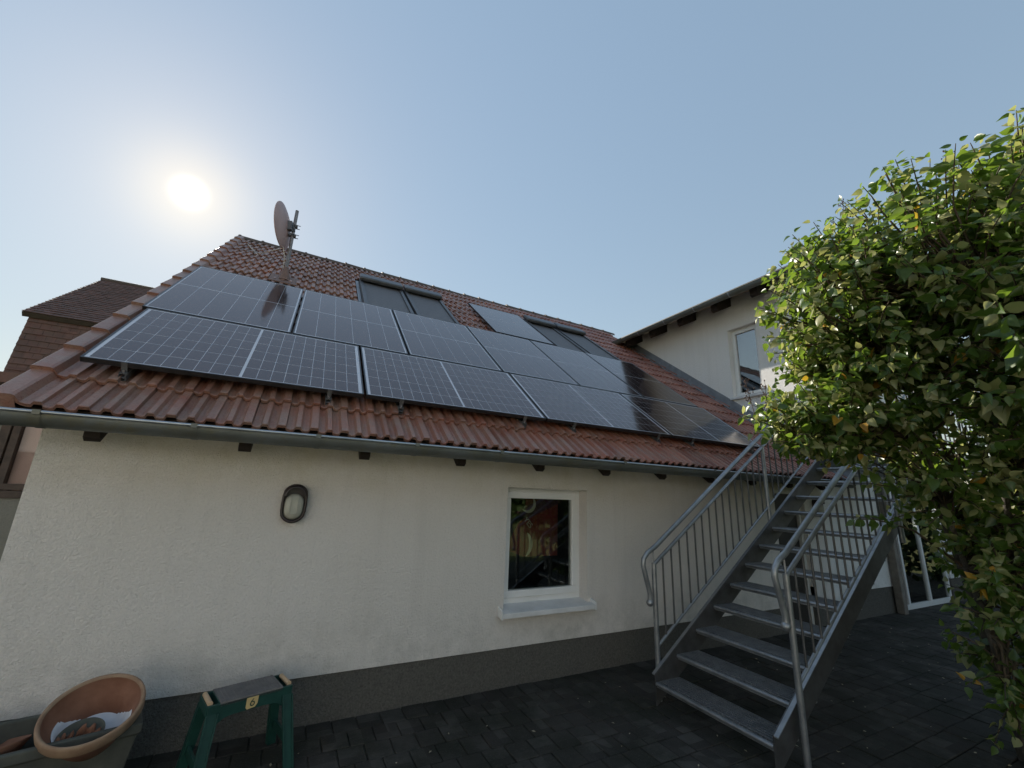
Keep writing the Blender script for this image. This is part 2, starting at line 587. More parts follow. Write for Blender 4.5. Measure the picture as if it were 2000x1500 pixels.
# ------------------------------------------------------------------ ground
g = MB()
g.add([(-400, -400, -.06), (400, -400, -.06), (400, 400, -.06), (-400, 400, -.06)], [(0, 1, 2, 3)])
struct(g.obj('ground', 'lawn'))
g = MB()
g.add([(-40, -60, -.02), (40, -60, -.02), (40, -5.6, -.02), (-40, -5.6, -.02)], [(0, 1, 2, 3)])
struct(g.obj('lawn', 'lawn'))
g = MB()
g.box((-6, -5.6, -.2), (16, 3, -.014))
pavement = struct(g.obj('pavement', 'joint'))
PW, PD = .164, .188
def paver_mesh():
    b = MB()
    w, d, c = PW / 2 - .003, PD / 2 - .003, .004
    vs = []
    for (q, z) in ((0, -.04), (0, -.004), (c, 0.0)):
        vs += [(-w + q, -d + q, z), (w - q, -d + q, z), (w - q, d - q, z), (-w + q, d - q, z)]
    fs = [(8, 9, 10, 11)]
    for k in range(4):
        fs += [(k, (k + 1) % 4, 4 + (k + 1) % 4, 4 + k), (4 + k, 4 + (k + 1) % 4, 8 + (k + 1) % 4, 8 + k)]
    b.add(vs, fs)
    return b
pm = paver_mesh()
pme = pm.mesh('paver', 'paver')
spots = []
ry = 0
yy = .02
while yy > -4.2:
    xx = -1.4 + (PW / 2 if ry % 2 else 0)
    while xx < 12.5:
        spots.append((xx, yy))
        xx += PW
    yy -= PD
    ry += 1
def score(P):
    q = px(P)
    if q is None or not (-60 < q[0] < 2060 and -60 < q[1] < 1580):
        return 0
    return 1 / q[2]
order = sorted(spots, key=lambda s: -score((s[0], s[1], 0)))
near = set(order[:300])
rest = MB()
for s in spots:
    dz = random.uniform(-.003, .003)
    tilt = (random.uniform(-.012, .012), random.uniform(-.012, .012), random.uniform(-.01, .01))
    if s in near:
        put('paver', pme, pavement, (s[0], s[1], dz), tilt)
    else:
        M = Matrix.Translation((s[0], s[1], dz)) @ Euler(tilt).to_matrix().to_4x4()
        rest.add([M @ Vector(v) for v in pm.v], pm.f)
stuff(rest.obj('paver_field', 'paver', pavement))

# ------------------------------------------------------------------ the long white house
WY = 0.10                    # facade plane
house = thing('house', 'low white rendered house with red tiled roof and solar panels', 'house', (4, 3, 0))

def wall_y(b, x0, x1, z0, z1, y0, y1, holes):
    xs = sorted({x0, x1, *[h[0] for h in holes], *[h[1] for h in holes]})
    zs = sorted({z0, z1, *[h[2] for h in holes], *[h[3] for h in holes]})
    for i in range(len(xs) - 1):
        for k in range(len(zs) - 1):
            cx, cz = (xs[i] + xs[i + 1]) / 2, (zs[k] + zs[k + 1]) / 2
            if any(h[0] < cx < h[1] and h[2] < cz < h[3] for h in holes):
                continue
            b.box((xs[i], y0, zs[k]), (xs[i + 1], y1, zs[k + 1]))

WX0, WX1, WZ0, WZ1 = 3.12, 4.035, .585, 1.647      # window opening
DX0, DX1, DZ1 = 7.22, 7.92, 1.78                   # door opening
b = MB()
wall_y(b, -.10, 8.4, .385, 2.06, WY, WY + .32, [(WX0, WX1, WZ0, WZ1), (DX0, DX1, .30, DZ1)])
# gable wall on the left, hidden back walls
b.hexa([Vector(p) for p in ((-.10, WY + .32, .385), (.2, WY + .32, .385), (.2, 9.2, .385), (-.10, 9.2, .385), (-.10, WY + .32, 2.2), (.2, WY + .32, 2.2), (.2, 9.2, 2.2), (-.10, 9.2, 2.2))])
b.prism([(-.10, .5, 2.2), (-.10, 9.0, 2.2), (-.10, 4.8, 5.5)], (.3, 0, 0))
b.box((.2, 8.9, .385), (8.4, 9.2, 2.2))
wall = b.obj('wall', 'plaster', house)
b = MB()
wall_y(b, -.088, 8.4, -.1, .385, WY + .012, WY + .32, [(DX0, DX1, -.2, .5)])
b.box((-.088, WY + .32, -.1), (.2, 9.2, .385))
b.obj('plinth', 'plinth', house)

# window
b = MB()
iy = WY + .13                        # outer face of the fixed frame
fw = .055
win = None
def ring(b, x0, x1, z0, z1, w, y0, y1, bw=None):
    bw = bw or w
    b.box((x0, y0, z0), (x1, y1, z0 + bw))
    b.box((x0, y0, z1 - w), (x1, y1, z1))
    b.box((x0, y0, z0 + bw), (x0 + w, y1, z1 - w))
    b.box((x1 - w, y0, z0 + bw), (x1, y1, z1 - w))
ring(b, WX0 - .01, WX1 + .01, WZ0 + .03, WZ1 + .01, fw, iy, iy + .06)
win = bevel(b.obj('window', 'white_frame', house), .003)
win['label'] = 'white framed window beside the foot of the stairs'
b = MB()
ring(b, WX0 + .037, WX1 - .037, WZ0 + .078, WZ1 - .037, .062, iy - .018, iy + .05)
bevel(b.obj('sash', 'white_frame', win), .006)
b = MB()
b.box((WX0 + .09, iy + .012, WZ0 + .13), (WX1 - .09, iy + .020, WZ1 - .09))
b.obj('pane', 'glass', win)
b = MB()
b.hexa([Vector(p) for p in ((WX0 - .045, .015, .550), (WX1 + .035, .015, .550), (WX1 + .035, iy + .02, .575), (WX0 - .045, iy + .02, .575),
                            (WX0 - .045, .015, .592), (WX1 + .035, .015, .592), (WX1 + .035, iy + .02, .618), (WX0 - .045, iy + .02, .618))])
bevel(b.obj('sill', 'sill_metal', win), .004)
for xa in (WX0 - .055, WX1 + .033):
    b = MB()
    b.hexa([Vector(p) for p in ((xa, .009, .545), (xa + .012, .009, .545), (xa + .012, .13, .560), (xa, .13, .560), (xa, .009, .610), (xa + .012, .009, .610), (xa + .012, .13, .64), (xa, .13, .64))])
    b.obj('sill_end_cap', 'white_frame', win)
# room behind the window
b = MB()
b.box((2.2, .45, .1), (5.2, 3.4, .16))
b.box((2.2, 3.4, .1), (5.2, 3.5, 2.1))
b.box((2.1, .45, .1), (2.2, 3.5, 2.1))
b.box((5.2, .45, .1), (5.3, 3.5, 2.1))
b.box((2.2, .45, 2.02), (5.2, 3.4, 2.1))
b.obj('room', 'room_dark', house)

# door under the stairs
b = MB()
b.box((DX0 + .04, WY + .10, .02), (DX1 - .04, WY + .15, DZ1 - .05))
door = b.obj('door', 'door_dark', house)
b = MB()
b.box((DX0, WY + .06, 0), (DX0 + .05, WY + .16, DZ1))
b.box((DX1 - .05, WY + .06, 0), (DX1, WY + .16, DZ1))
b.box((DX0 + .05, WY + .06, DZ1 - .05), (DX1 - .05, WY + .16, DZ1))
b.obj('door_frame', 'reveal', door)
b = MB()
b.tube([(DX0 + .11, WY + .10, .95), (DX0 + .11, WY + .05, .95), (DX0 + .22, WY + .05, .95)], .01, 6)
b.obj('handle', 'galv', door)

# roof body under the tiles
RX0, RX1 = -.17, 8.40
VE, VR = -.45, 6.12           # eave and ridge along the slope
b = MB()
ey = roofp(0, VE + .06, -.165)
ri = roofp(0, VR, -.165)
ri.y += .02
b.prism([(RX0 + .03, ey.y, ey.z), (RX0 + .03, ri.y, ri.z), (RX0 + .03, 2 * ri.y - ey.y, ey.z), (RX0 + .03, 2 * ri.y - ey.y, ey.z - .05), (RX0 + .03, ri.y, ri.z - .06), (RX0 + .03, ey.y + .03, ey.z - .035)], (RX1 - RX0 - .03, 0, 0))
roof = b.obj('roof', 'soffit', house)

TW, TP = .2, .365
PROF = [(0, .010), (.007, .004), (.026, -.003), (.044, .003), (.058, .027), (.086, .027), (.099, .004), (.118, -.003), (.137, .003), (.150, .030), (.196, .030), (.1985, .002)]
def tile_mb():
    b = MB()
    T = .022
    LN = TP + .045
    lift0, lift1 = .030, .004
    n = len(PROF)
    vs = [(u, 0, h + lift0) for u, h in PROF] + [(u, .006, h + lift0 + .003) for u, h in PROF] + [(u, LN, h + lift1) for u, h in PROF]
    vs += [(u, .004, h + lift0 - T) for u, h in PROF]
    fs = []
    for i in range(n - 1):
        fs += [(i, i + 1, n + i + 1, n + i), (n + i, n + i + 1, 2 * n + i + 1, 2 * n + i), (3 * n + i, 3 * n + i + 1, i + 1, i)]
    b.add(vs, fs)
    return b
tb = tile_mb()
tme = tb.mesh('tile', 'tile')
WBASE = -.150
SKY = [(1.88, 2.62), (2.665, 3.36), (5.24, 5.93), (6.00, 6.74)]
SV0, SV1 = 3.06, 4.80
tiles = []
for r in range(18):
    v = VE + r * TP
    k = 0
    u = RX0 + .186
    while u < RX1 - .02:
        mid = u + TW / 2
        inside = any(a - .06 < mid < c + .06 for a, c in SKY) and SV0 - .25 < v + TP / 2 < SV1 + .10
        if not inside:
            tiles.append((u, v, r))
        u += TW
def hidden(u, v):
    m = u + .1
    if -.02 < m < 6.9 and .0 < v + .05 < 2.6:
        return True
    if 3.95 < m < 5.12 and 2.9 < v < 4.7:
        return True
    if m > 8.25:
        return True
    return False
def tscore(t):
    P = roofp(t[0] + .1, t[1] + .18, -.12)
    q = px(P)
    if q is None or hidden(t[0], t[1]) or q[0] < -40 or q[0] > 1640:
        return 0
    n = Vector((0, -SA, CA))
    return abs(n.dot((P - CAM).normalized())) / q[2] ** 2
best = set(sorted(tiles, key=lambda t: -tscore(t))[:282])
rest = MB()
RM = Matrix.Rotation(AL, 4, 'X')
for t in tiles:
    P = roofp(t[0], t[1], WBASE + random.uniform(-.005, .004))
    e = (AL + random.uniform(-.010, .010), random.uniform(-.010, .010), random.uniform(-.010, .010))
    if t in best:
        put('tile', tme, roof, P, e)
    else:
        M = Matrix.Translation(P) @ Euler(e).to_matrix().to_4x4()
        rest.add([M @ Vector(v) for v in tb.v], tb.f)
stuff(rest.obj('far_tiles', 'tile', roof))
# verge tiles on the left edge: flat roll and a skirt
def verge_mb():
    b = MB()
    LN = TP + .04
    pr_ = [(0, -.075), (0, .050), (.008, .056), (.085, .056), (.10, .050), (.118, .012), (.14, .004), (.16, .004), (.175, .024), (.205, .024), (.207, .0)]
    n = len(pr_)
    vs = [(u, 0, h + .026) for u, h in pr_] + [(u, LN, h) for u, h in pr_] + [(u + (.012 if i < 2 else 0), .002, min(h + .026 - .02, .03) if i > 1 else (h + .026 + (.0 if i == 0 else -.03))) for i, (u, h) in enumerate(pr_)]
    fs = []
    for i in range(n - 1):
        fs += [(i, i + 1, n + i + 1, n + i), (2 * n + i, 2 * n + i + 1, i + 1, i)]
    b.add(vs, fs)
    # closed front block under the flat roll
    b.add([(0, -.001, -.049), (.10, -.001, -.02), (.10, -.001, .074), (0, -.001, .074)], [(0, 1, 2, 3)])
    return b
vb = verge_mb()
vme = vb.mesh('verge_tile', 'tile')
for r in range(18):
    v = VE + r * TP
    o = put('verge_tile', vme, roof, roofp(RX0 - .02, v, WBASE + .012), (AL + random.uniform(-.008, .008), 0, random.uniform(-.01, .01)))
# ridge caps
def cap_mb():
    b = MB()
    n = 9
    vs = []
    prof = [(0, .118), (.03, .122), (.045, .108), (.40, .100)]
    for x, rad in prof:
        for k in range(n):
            an = math.pi * (k / (n - 1)) * 1.0
            vs.append((x, -rad * math.cos(an), rad * .92 * math.sin(an)))
    fs = []
    for i in range(len(prof) - 1):
        for k in range(n - 1):
            fs.append((i * n + k, i * n + k + 1, (i + 1) * n + k + 1, (i + 1) * n + k))
    b.add(vs, fs, 0, True)
    b.add([vs[k] for k in range(n)], [tuple(range(n))])
    return b
cme = cap_mb().mesh('ridge_tile', 'ridge')
rp = roofp(0, VR + .02, -.165)
x = RX0 - .02
while x < RX1:
    put('ridge_tile', cme, roof, (x, rp.y + .03, rp.z - .004 + random.uniform(-.006, .006)), (0, random.uniform(-.012, .012), random.uniform(-.01, .01)))
    x += .37

# rafter tails
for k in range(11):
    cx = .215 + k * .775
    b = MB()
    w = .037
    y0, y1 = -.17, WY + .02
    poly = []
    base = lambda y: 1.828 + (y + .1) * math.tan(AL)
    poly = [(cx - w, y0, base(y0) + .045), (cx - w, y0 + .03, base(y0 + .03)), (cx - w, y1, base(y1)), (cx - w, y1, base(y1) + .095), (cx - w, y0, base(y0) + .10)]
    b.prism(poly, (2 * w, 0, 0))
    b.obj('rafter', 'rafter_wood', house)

# gutter
GY, GZ, GR = -.312, 1.916, .074
b = MB()
n = 14
for sgn, rad in ((1, GR), (-1, GR - .004)):
    vs = []
    for x in (-.42, 8.38):
        for k in range(n + 1):
            an = math.pi + math.pi * k / n
            vs.append((x, GY + rad * math.cos(an), GZ + rad * math.sin(an)))
    fs = []
    for k in range(n):
        f = (k, k + 1, n + 2 + k, n + 1 + k)
        fs.append(f if sgn > 0 else f[::-1])
    b.add(vs, fs, 0, True)
gut = b.obj('gutter', 'gutter_zinc', house)
b = MB()
b.tube([(-.42, GY - GR - .004, GZ + .003), (8.38, GY - GR - .004, GZ + .003)], .0095, 8)
b.obj('bead', 'gutter_bead', gut)
for gx in (.045, .73, 1.418, 2.095, 2.80, 4.117, 5.4, 6.7):
    b = MB()
    vs = []
    for x in (gx - .016, gx + .016):
        for k in range(n + 1):
            an = math.pi + math.pi * k / n
            vs.append((x, GY + (GR + .003) * math.cos(an), GZ + (GR + .003) * math.sin(an)))
    b.add(vs, [(k, k + 1, n + 2 + k, n + 1 + k) for k in range(n)], 0, True)
    b.box((gx - .016, GY - GR - .016, GZ - .012), (gx + .016, GY - GR + .004, GZ + .014))
    b.obj('bracket', 'gutter_zinc', gut)

# roof windows with closed outer blinds
for i, (a, c) in enumerate(SKY):
    o = MB()
    def rbox(b_, u0, u1, v0, v1, w0, w1):
        b_.hexa([roofp(u0, v0, w0), roofp(u1, v0, w0), roofp(u1, v1, w0), roofp(u0, v1, w0), roofp(u0, v0, w1), roofp(u1, v0, w1), roofp(u1, v1, w1), roofp(u0, v1, w1)])
    rbox(o, a, a + .055, SV0, SV1, -.16, -.035)
    rbox(o, c - .055, c, SV0, SV1, -.16, -.035)
    rbox(o, a + .055, c - .055, SV0, SV0 + .05, -.16, -.045)
    rbox(o, a + .055, c - .055, SV1 - .06, SV1, -.16, -.035)
    fr = bevel(o.obj('skylight', 'shutter_box', house), .006)
    fr['label'] = ['left skylight of the pair nearest the satellite dish', 'right skylight of the pair nearest the satellite dish', 'left skylight of the pair nearest the tall wing', 'right skylight of the pair nearest the tall wing'][i]
    o = MB()
    rbox(o, a + .055, c - .055, SV0 + .05, SV1 - .06, -.10, -.062)
    o.obj('blind', 'shutter', fr)
    o = MB()
    rbox(o, a - .005, c + .005, SV1 - .24, SV1 + .05, -.034, .045)
    bevel(o.obj('blind_box', 'shutter_box', fr), .03, 4)
    for uu in (a - .055, c + .005):
        o = MB()
        rbox(o, uu, uu + .05, SV0 - .04, SV1, -.15, -.105)
        o.obj('side_flashing', 'zinc_flash', fr)

# flashing where the roof meets the wing
b = MB()
for (u0, u1, w0, w1) in ((8.24, 8.30, -.12, -.092), (8.30, 8.385, -.13, -.105), (8.385, 8.397, -.13, .03)):
    b.hexa([roofp(u0, VE - .02, w0), roofp(u1, VE - .02, w0), roofp(u1, 5.0, w0), roofp(u0, 5.0, w0), roofp(u0, VE - .02, w1), roofp(u1, VE - .02, w1), roofp(u1, 5.0, w1), roofp(u0, 5.0, w1)])
b.obj('flashing', 'zinc_flash', house)

# ------------------------------------------------------------------ solar panels
def panel(u0, v0, w, h, label, cols, rows, mid, strips):
    """w along the eave, h up the slope; cells in cols x rows with one wide gap in the middle"""
    t = thing('solar_panel', label, 'solar panel', roofp(u0, v0, 0), (AL, 0, 0), 'solar panels on the red roof')
    fwid, th = .011, .035
    b = MB()
    for a, c in (((0, 0, -th), (w, fwid, 0)), ((0, h - fwid, -th), (w, h, 0)), ((0, fwid, -th), (fwid, h - fwid, 0)), ((w - fwid, fwid, -th), (w, h - fwid, 0))):
        b.box(a, c)
    f = put('frame', b.mesh('panel_frame', 'black_frame'), t, (0, 0, 0))
    b = MB()
    b.box((fwid, fwid, -.012), (w - fwid, h - fwid, -.0035))
    s = put('backsheet', b.mesh('backsheet', 'pv_back'), t, (0, 0, 0))
    if mid == 'x':            # lying module: wide margins at the two ends
        mx_, my_, gx, gy = .024, .014, .0036, .0056
        gap = .016
    else:
        mx_, my_, gx, gy = .012, .022, .0040, .0026
        gap = .012
    iw, ih = w - 2 * fwid - 2 * mx_, h - 2 * fwid - 2 * my_
    ox, oy = fwid + mx_, fwid + my_
    cw = (iw - (gap if mid == 'x' else 0)) / cols
    ch = (ih - (gap if mid == 'y' else 0)) / rows
    b = MB()
    c_ = .0
    b.add([(0, 0, 0), (cw - gx, 0, 0), (cw - gx, ch - gy, 0), (0, ch - gy, 0)], [(0, 1, 2, 3)])
    me = b.mesh('cell', 'pv_cell')
    for i in range(cols):
        for k in range(rows):
            x = ox + i * cw + (gap if mid == 'x' and i >= cols / 2 else 0)
            y = oy + k * ch + (gap if mid == 'y' and k >= rows / 2 else 0)
            put('cell', me, s, (x, y, -.0029))
    return t
PL = 1.722
for k in range(4):
    panel(k * 1.742, 0, PL, 1.125, 'lying solar panel in the lower row, %s from the left' % ORD[k], 18, 6, 'x', False)
for k in range(6):
    extra = ', under the satellite dish' if k == 0 else ''
    panel(-.045 + k * 1.154, 1.150, 1.134, 1.80, 'upright solar panel in the upper row, %s from the left%s' % (ORD[k], extra), 6, 2, 'y', True)
panel(3.965, 3.02, 1.134, 1.80, 'single upright solar panel near the ridge between the two skylight pairs', 6, 2, 'y', True)
RXS = (.219, 1.467, 2.034, 3.232, 3.821, 5.016, 5.586, 6.75)
for i, u in enumerate(RXS):
    t = thing('mounting_rail', 'aluminium mounting rail end under the panel edge, %s from the left' % ORD[i], 'mounting rail', roofp(u, -.045, -.075), (AL, 0, 0), 'rails holding the solar panels')
    b = MB()
    L = 3.0
    b.box((-.02, 0, -.04), (-.016, L, 0))
    b.box((.016, 0, -.04), (.02, L, 0))
    b.box((-.016, 0, -.04), (.016, L, -.036))
    b.box((-.016, .0, -.02), (.016, L, -.017))
    put('rail', b.mesh('rail', 'galv_dark'), t, (0, 0, 0))
    b = MB()
    b.box((-.022, .018, .001), (.022, .043, .008))
    b.box((-.016, .038, .008), (.016, .043, .078))
    put('end_clamp', b.mesh('end_clamp', 'galv_dark'), t, (0, 0, 0))
    b = MB()
    b.tube([(0, .028, .008), (0, .028, .026)], .007, 6)
    put('bolt', b.mesh('bolt', 'alu'), t, (0, 0, 0))
    b = MB()
    b.hexa([Vector(p) for p in ((-.015, .05, -.085), (.015, .05, -.085), (.015, .056, -.085), (-.015, .056, -.085), (-.015, .03, -.04), (.015, .03, -.04), (.015, .036, -.04), (-.015, .036, -.04))])
    b.tube([(-.024, -.006, -.05), (-.018, -.012, -.062), (0, -.014, -.066), (.018, -.012, -.062), (.024, -.006, -.05)], .005, 6)
    put('roof_hook', b.mesh('roof_hook', 'alu'), t, (0, 0, 0))

# ------------------------------------------------------------------ satellite dish
foot = roofp(.80, 3.66, -.13)
dx, dy = foot.x, foot.y
dish = thing('satellite_dish', 'grey satellite dish on a mast near the ridge', 'satellite dish', foot)
b = MB()
b.tube([(dx, dy, foot.z - .1), (dx, dy, 5.63)], .024, 12)
b.obj('mast', 'mast', dish)
b = MB()
b.tube([(dx, dy, foot.z + .0), (dx, dy, foot.z + .10), (dx, dy, foot.z + .22)], [.085, .06, .034], 14)
b.obj('mast_boot', 'lead', dish)
b = MB()
b.hexa([roofp(.62, 3.46, -.115), roofp(.98, 3.46, -.115), roofp(.98, 3.86, -.115), roofp(.62, 3.86, -.115), roofp(.62, 3.46, -.098), roofp(.98, 3.46, -.098), roofp(.98, 3.86, -.098), roofp(.62, 3.86, -.098)])
b.obj('flashing_plate', 'lead', dish)
dn = Vector((-.91, .29, -.08)).normalized()           # the way the dish looks
dc = Vector((dx - .15, dy - .03, 5.30))
q = dn.to_track_quat('Z', 'Y').to_matrix().to_4x4()
M = Matrix.Translation(dc) @ q @ Matrix.Diagonal((.93, .99, 1, 1))
b = MB()
pr_ = []
for i in range(9):
    r_ = .345 * i / 8
    pr_.append((max(r_, .0005), -.075 + .075 * (r_ / .345) ** 2))
pr_ += [(.352, .004), (.352, -.006)]
for i in range(8, -1, -1):
    r_ = .345 * i / 8
    pr_.append((max(r_, .0005), -.083 + .075 * (r_ / .345) ** 2))
b.lathe(pr_, 40, 0, M)
b.obj('reflector', 'dish_flare_tint', dish)
b = MB()
back = dc - dn * .08
b.box((-.035, -.07, -.06), (.035, .07, 0.0), 0, Matrix.Translation(back) @ q)
b.tube([back - dn * .05, (dx, dy, 5.27)], .03, 8)
b.obj('bracket', 'galv_dark', dish)
for z in (5.20, 5.36):
    b = MB()
    b.box((dx - .045, dy - .035, z - .018), (dx + .045, dy + .035, z + .018))
    b.tube([(dx - .02, dy - .05, z), (dx + .085, dy - .05, z)], .006, 6)
    b.tube([(dx - .02, dy + .05, z), (dx + .075, dy + .05, z)], .006, 6)
    b.obj('clamp', 'galv_dark', dish)
b = MB()
b.tube([(dx - .10, dy + .0, 5.0), (dx - .05, dy + .02, 4.85), (dx - .035, dy, 4.6), (dx - .05, dy + .05, 4.50)], .006, 6)
b.tube([(dx - .12, dy + .1, 5.0), (dx - .5, dy + .9, 5.2), (dx - .75, dy + 1.45, 5.62)], .006, 6)
b.obj('cable', 'cable', dish)

# ------------------------------------------------------------------ wall lamps
def lamp(cx, cz, label):
    t = thing('wall_lamp', label, 'wall lamp', (cx, WY, cz), (0, 0, 0), 'oval bulkhead lamps')
    def oval(rx, rz, k=28):
        pts = []
        for i in range(k):
            an = 2 * math.pi * i / k
            c, s = math.cos(an), math.sin(an)
            pts.append((rx * c, (rz - rx) * (1 if s > 0 else -1) * min(1, abs(s) * 3) + rx * s))
        return pts
    def stack(b, levels, close=True, mi=0):
        k = 28
        vs = []
        for rx, rz, y in levels:
            vs += [(px_, y, pz) for px_, pz in oval(rx, rz)]
        fs = []
        for i in range(len(levels) - 1):
            for j in range(k):
                fs.append((i * k + j, i * k + (j + 1) % k, (i + 1) * k + (j + 1) % k, (i + 1) * k + j))
        b.add(vs, fs, mi, True)
        if close:
            b.add(vs[-k:], [tuple(range(k))])
    b = MB()
    stack(b, [(.082, .132, 0), (.084, .135, -.02), (.086, .138, -.055), (.083, .135, -.068), (.070, .120, -.068), (.066, .116, -.058), (.066, .116, -.03)])
    bevel_o = put('housing', b.mesh('lamp_housing', 'lamp_brown'), t, (0, 0, 0))
    b = MB()
    stack(b, [(.066, .092, -.035), (.063, .088, -.060), (.052, .072, -.082), (.03, .05, -.092)])
    put('diffuser', b.mesh('lamp_diffuser', 'lamp_glass'), t, (0, 0, -.024))
    b = MB()
    stack(b, [(.062, .104, -.068), (.060, .10, -.085), (.05, .09, -.09)], True)
    # half hood over the top
    hb = MB()
    for y0, y1 in ((-.06, -.10),):
        k = 12
        vs = []
        for rx, y in ((.078, -.06), (.074, -.098), (.060, -.098)):
            for i in range(k + 1):
                an = math.pi * i / k
                vs.append((rx * math.cos(an), y, .052 + rx * math.sin(an)))
        fs = []
        for a in range(2):
            for i in range(k):
                fs.append((a * (k + 1) + i, a * (k + 1) + i + 1, (a + 1) * (k + 1) + i + 1, (a + 1) * (k + 1) + i))
        hb.add(vs, fs, 0, True)
    put('hood', hb.mesh('lamp_hood', 'lamp_brown'), t, (0, 0, 0))
    b = MB()
    for sx in (-.022, .022):
        b.tube([(sx, -.075, -.075), (sx, -.094, -.05), (sx, -.096, .03), (sx, -.080, .06)], .003, 5)
    put('guard_rib', b.mesh('lamp_rib', 'lamp_glass'), t, (0, 0, -.01))
    return t
lamp(1.345, 1.463, 'oval dark brown wall lamp on the open white wall')
lamp(8.20, 1.56, 'oval wall lamp half hidden behind the stair treads')

# ------------------------------------------------------------------ the taller wing
XW = 8.40
wing = thing('house_wing', 'tall white two storey house wing with dark eaves', 'house', (10.8, 3.5, 0))
VY0, VY1, VZ0, VZ1 = .79, 1.352, 3.445, 4.79
b = MB()
ys = [WY, VY0, VY1, 7.5]
zs = [0.0, VZ0, VZ1, 5.42]
for i in range(3):
    for k in range(3):
        if i == 1 and k == 1:
            continue
        b.box((XW, ys[i], zs[k]), (XW + .3, ys[i + 1], zs[k + 1]))
gx = [(XW + .3, 10.30), (10.30, 12.30), (12.30, 13.2)]
b.box((XW + .3, WY, .385), (10.30, WY + .3, 5.42))
b.box((10.30, WY, 2.05), (12.30, WY + .3, 5.42))
b.box((12.30, WY, .385), (13.2, WY + .3, 5.42))
b.box((12.9, WY + .3, 0), (13.2, 7.5, 5.42))
b.prism([(XW, WY, 5.42), (13.2, WY, 5.42), (13.2, WY, 5.6), (10.8, WY, 6.75), (XW, WY, 5.6)], (0, .3, 0))
b.obj('wall', 'plaster_wing', wing)
b = MB()
b.box((XW + .3, WY + .012, -.1), (10.30, WY + .28, .385))
b.obj('plinth', 'plinth', wing)
b = MB()
b.box((12.30, WY + .012, -.1), (13.2, WY + .28, .385))
b.obj('plinth', 'plinth', wing)
b = MB()
ovx = XW - .50
tz = math.tan(R(27))
zE = 5.21
b.prism([(ovx, -.35, zE), (10.8, -.35, zE + (10.8 - ovx) * tz), (13.7, -.35, zE + .0), (13.7, -.35, zE + .10), (10.8, -.35, zE + (10.8 - ovx) * tz + .12), (ovx, -.35, zE + .11)], (0, 8.2, 0))
wroof = b.obj('roof', 'dark_wood', wing)
b = MB()
vs = []
GX = ovx - .055
GZ2 = 5.225
n = 12
for sgn, rad in ((1, .068), (-1, .064)):
    vs = []
    for y in (-.40, 4.05):
        for k in range(n + 1):
            an = math.pi + math.pi * k / n
            vs.append((GX + rad * math.cos(an), y, GZ2 + rad * math.sin(an)))
    b.add(vs, [((k, k + 1, n + 2 + k, n + 1 + k) if sgn < 0 else (n + 1 + k, n + 2 + k, k + 1, k)) for k in range(n)], 0, True)
b.add([(GX + .066 * math.cos(math.pi + math.pi * k / n), 4.05, GZ2 + .066 * math.sin(math.pi + math.pi * k / n)) for k in range(n + 1)], [tuple(range(n + 1))])
wg = b.obj('gutter', 'gutter_zinc', wing)
b = MB()
b.tube([(GX - .07, -.40, GZ2 + .003), (GX - .07, 4.05, GZ2 + .003)], .009, 8)
b.obj('bead', 'gutter_zinc', wg)
for yb in (.1, .85, 1.6, 2.35, 3.1):
    b = MB()
    vs = []
    for y in (yb - .012, yb + .012):
        for k in range(n + 1):
            an = math.pi + math.pi * k / n
            vs.append((GX + .071 * math.cos(an), y, GZ2 + .071 * math.sin(an)))
    b.add(vs, [(n + 1 + k, n + 2 + k, k + 1, k) for k in range(n)], 0, True)
    b.obj('bracket', 'gutter_bead', wg)
for yr in (3.62, 2.86, 2.08, 1.28, .50, -.2):
    b = MB()
    x0, x1 = ovx + .07, XW + .05
    zb = lambda x: zE - .205 + (x - ovx) * tz
    b.prism([(x0, yr - .06, zb(x0) + .06), (x0 + .05, yr - .06, zb(x0 + .05)), (x1, yr - .06, zb(x1)), (x1, yr - .06, zb(x1) + .202), (x0, yr - .06, zb(x0) + .202)], (0, .13, 0))
    b.obj('rafter', 'rafter_wood', wing)
# upper window
def ringx(b, y0, y1, z0, z1, w, x0, x1):
    b.box((x0, y0, z0), (x1, y1, z0 + w))
    b.box((x0, y0, z1 - w), (x1, y1, z1))
    b.box((x0, y0, z0 + w), (x1, y0 + w, z1 - w))
    b.box((x0, y1 - w, z0 + w), (x1, y1, z1 - w))
b = MB()
ringx(b, VY0 - .01, VY1 + .01, VZ0 + .01, VZ1 + .01, .05, XW + .11, XW + .17)
uw = bevel(b.obj('window', 'white_frame', wing), .003)
b = MB()
ringx(b, VY0 + .03, VY1 - .03, VZ0 + .05, VZ1 - .03, .055, XW + .095, XW + .16)
bevel(b.obj('sash', 'white_frame', uw), .005)
b = MB()
b.box((XW + .125, VY0 + .08, VZ0 + .10), (XW + .133, VY1 - .08, VZ1 - .08))
b.obj('pane', 'glass_mirror', uw)
b = MB()
b.box((XW - .05, VY0 - .04, VZ0 - .03), (XW + .12, VY1 + .04, VZ0 + .008))
bevel(b.obj('sill', 'sill_metal', uw), .004)
b = MB()
b.box((XW + .45, VY0 - .5, VZ0 - .3), (XW + .5, VY1 + .9, VZ1 + .2))
b.obj('room', 'room_dark', uw)
b = MB()
k = 24
vs = []
for zz in (VZ0 + .05, VZ0 + .66):
    for i in range(k + 1):
        y = VY0 + .02 + (VY1 - VY0 - .04) * i / k
        vs.append((XW + .22 + .012 * math.sin(i * 2.1), y, zz - (.0 if zz < VZ0 + .3 else .10 * (1 - i / k))))
b.add(vs, [(i, i + 1, k + 2 + i, k + 1 + i) for i in range(k)], 0, True)
b.obj('inner_sheet', 'lace', uw)
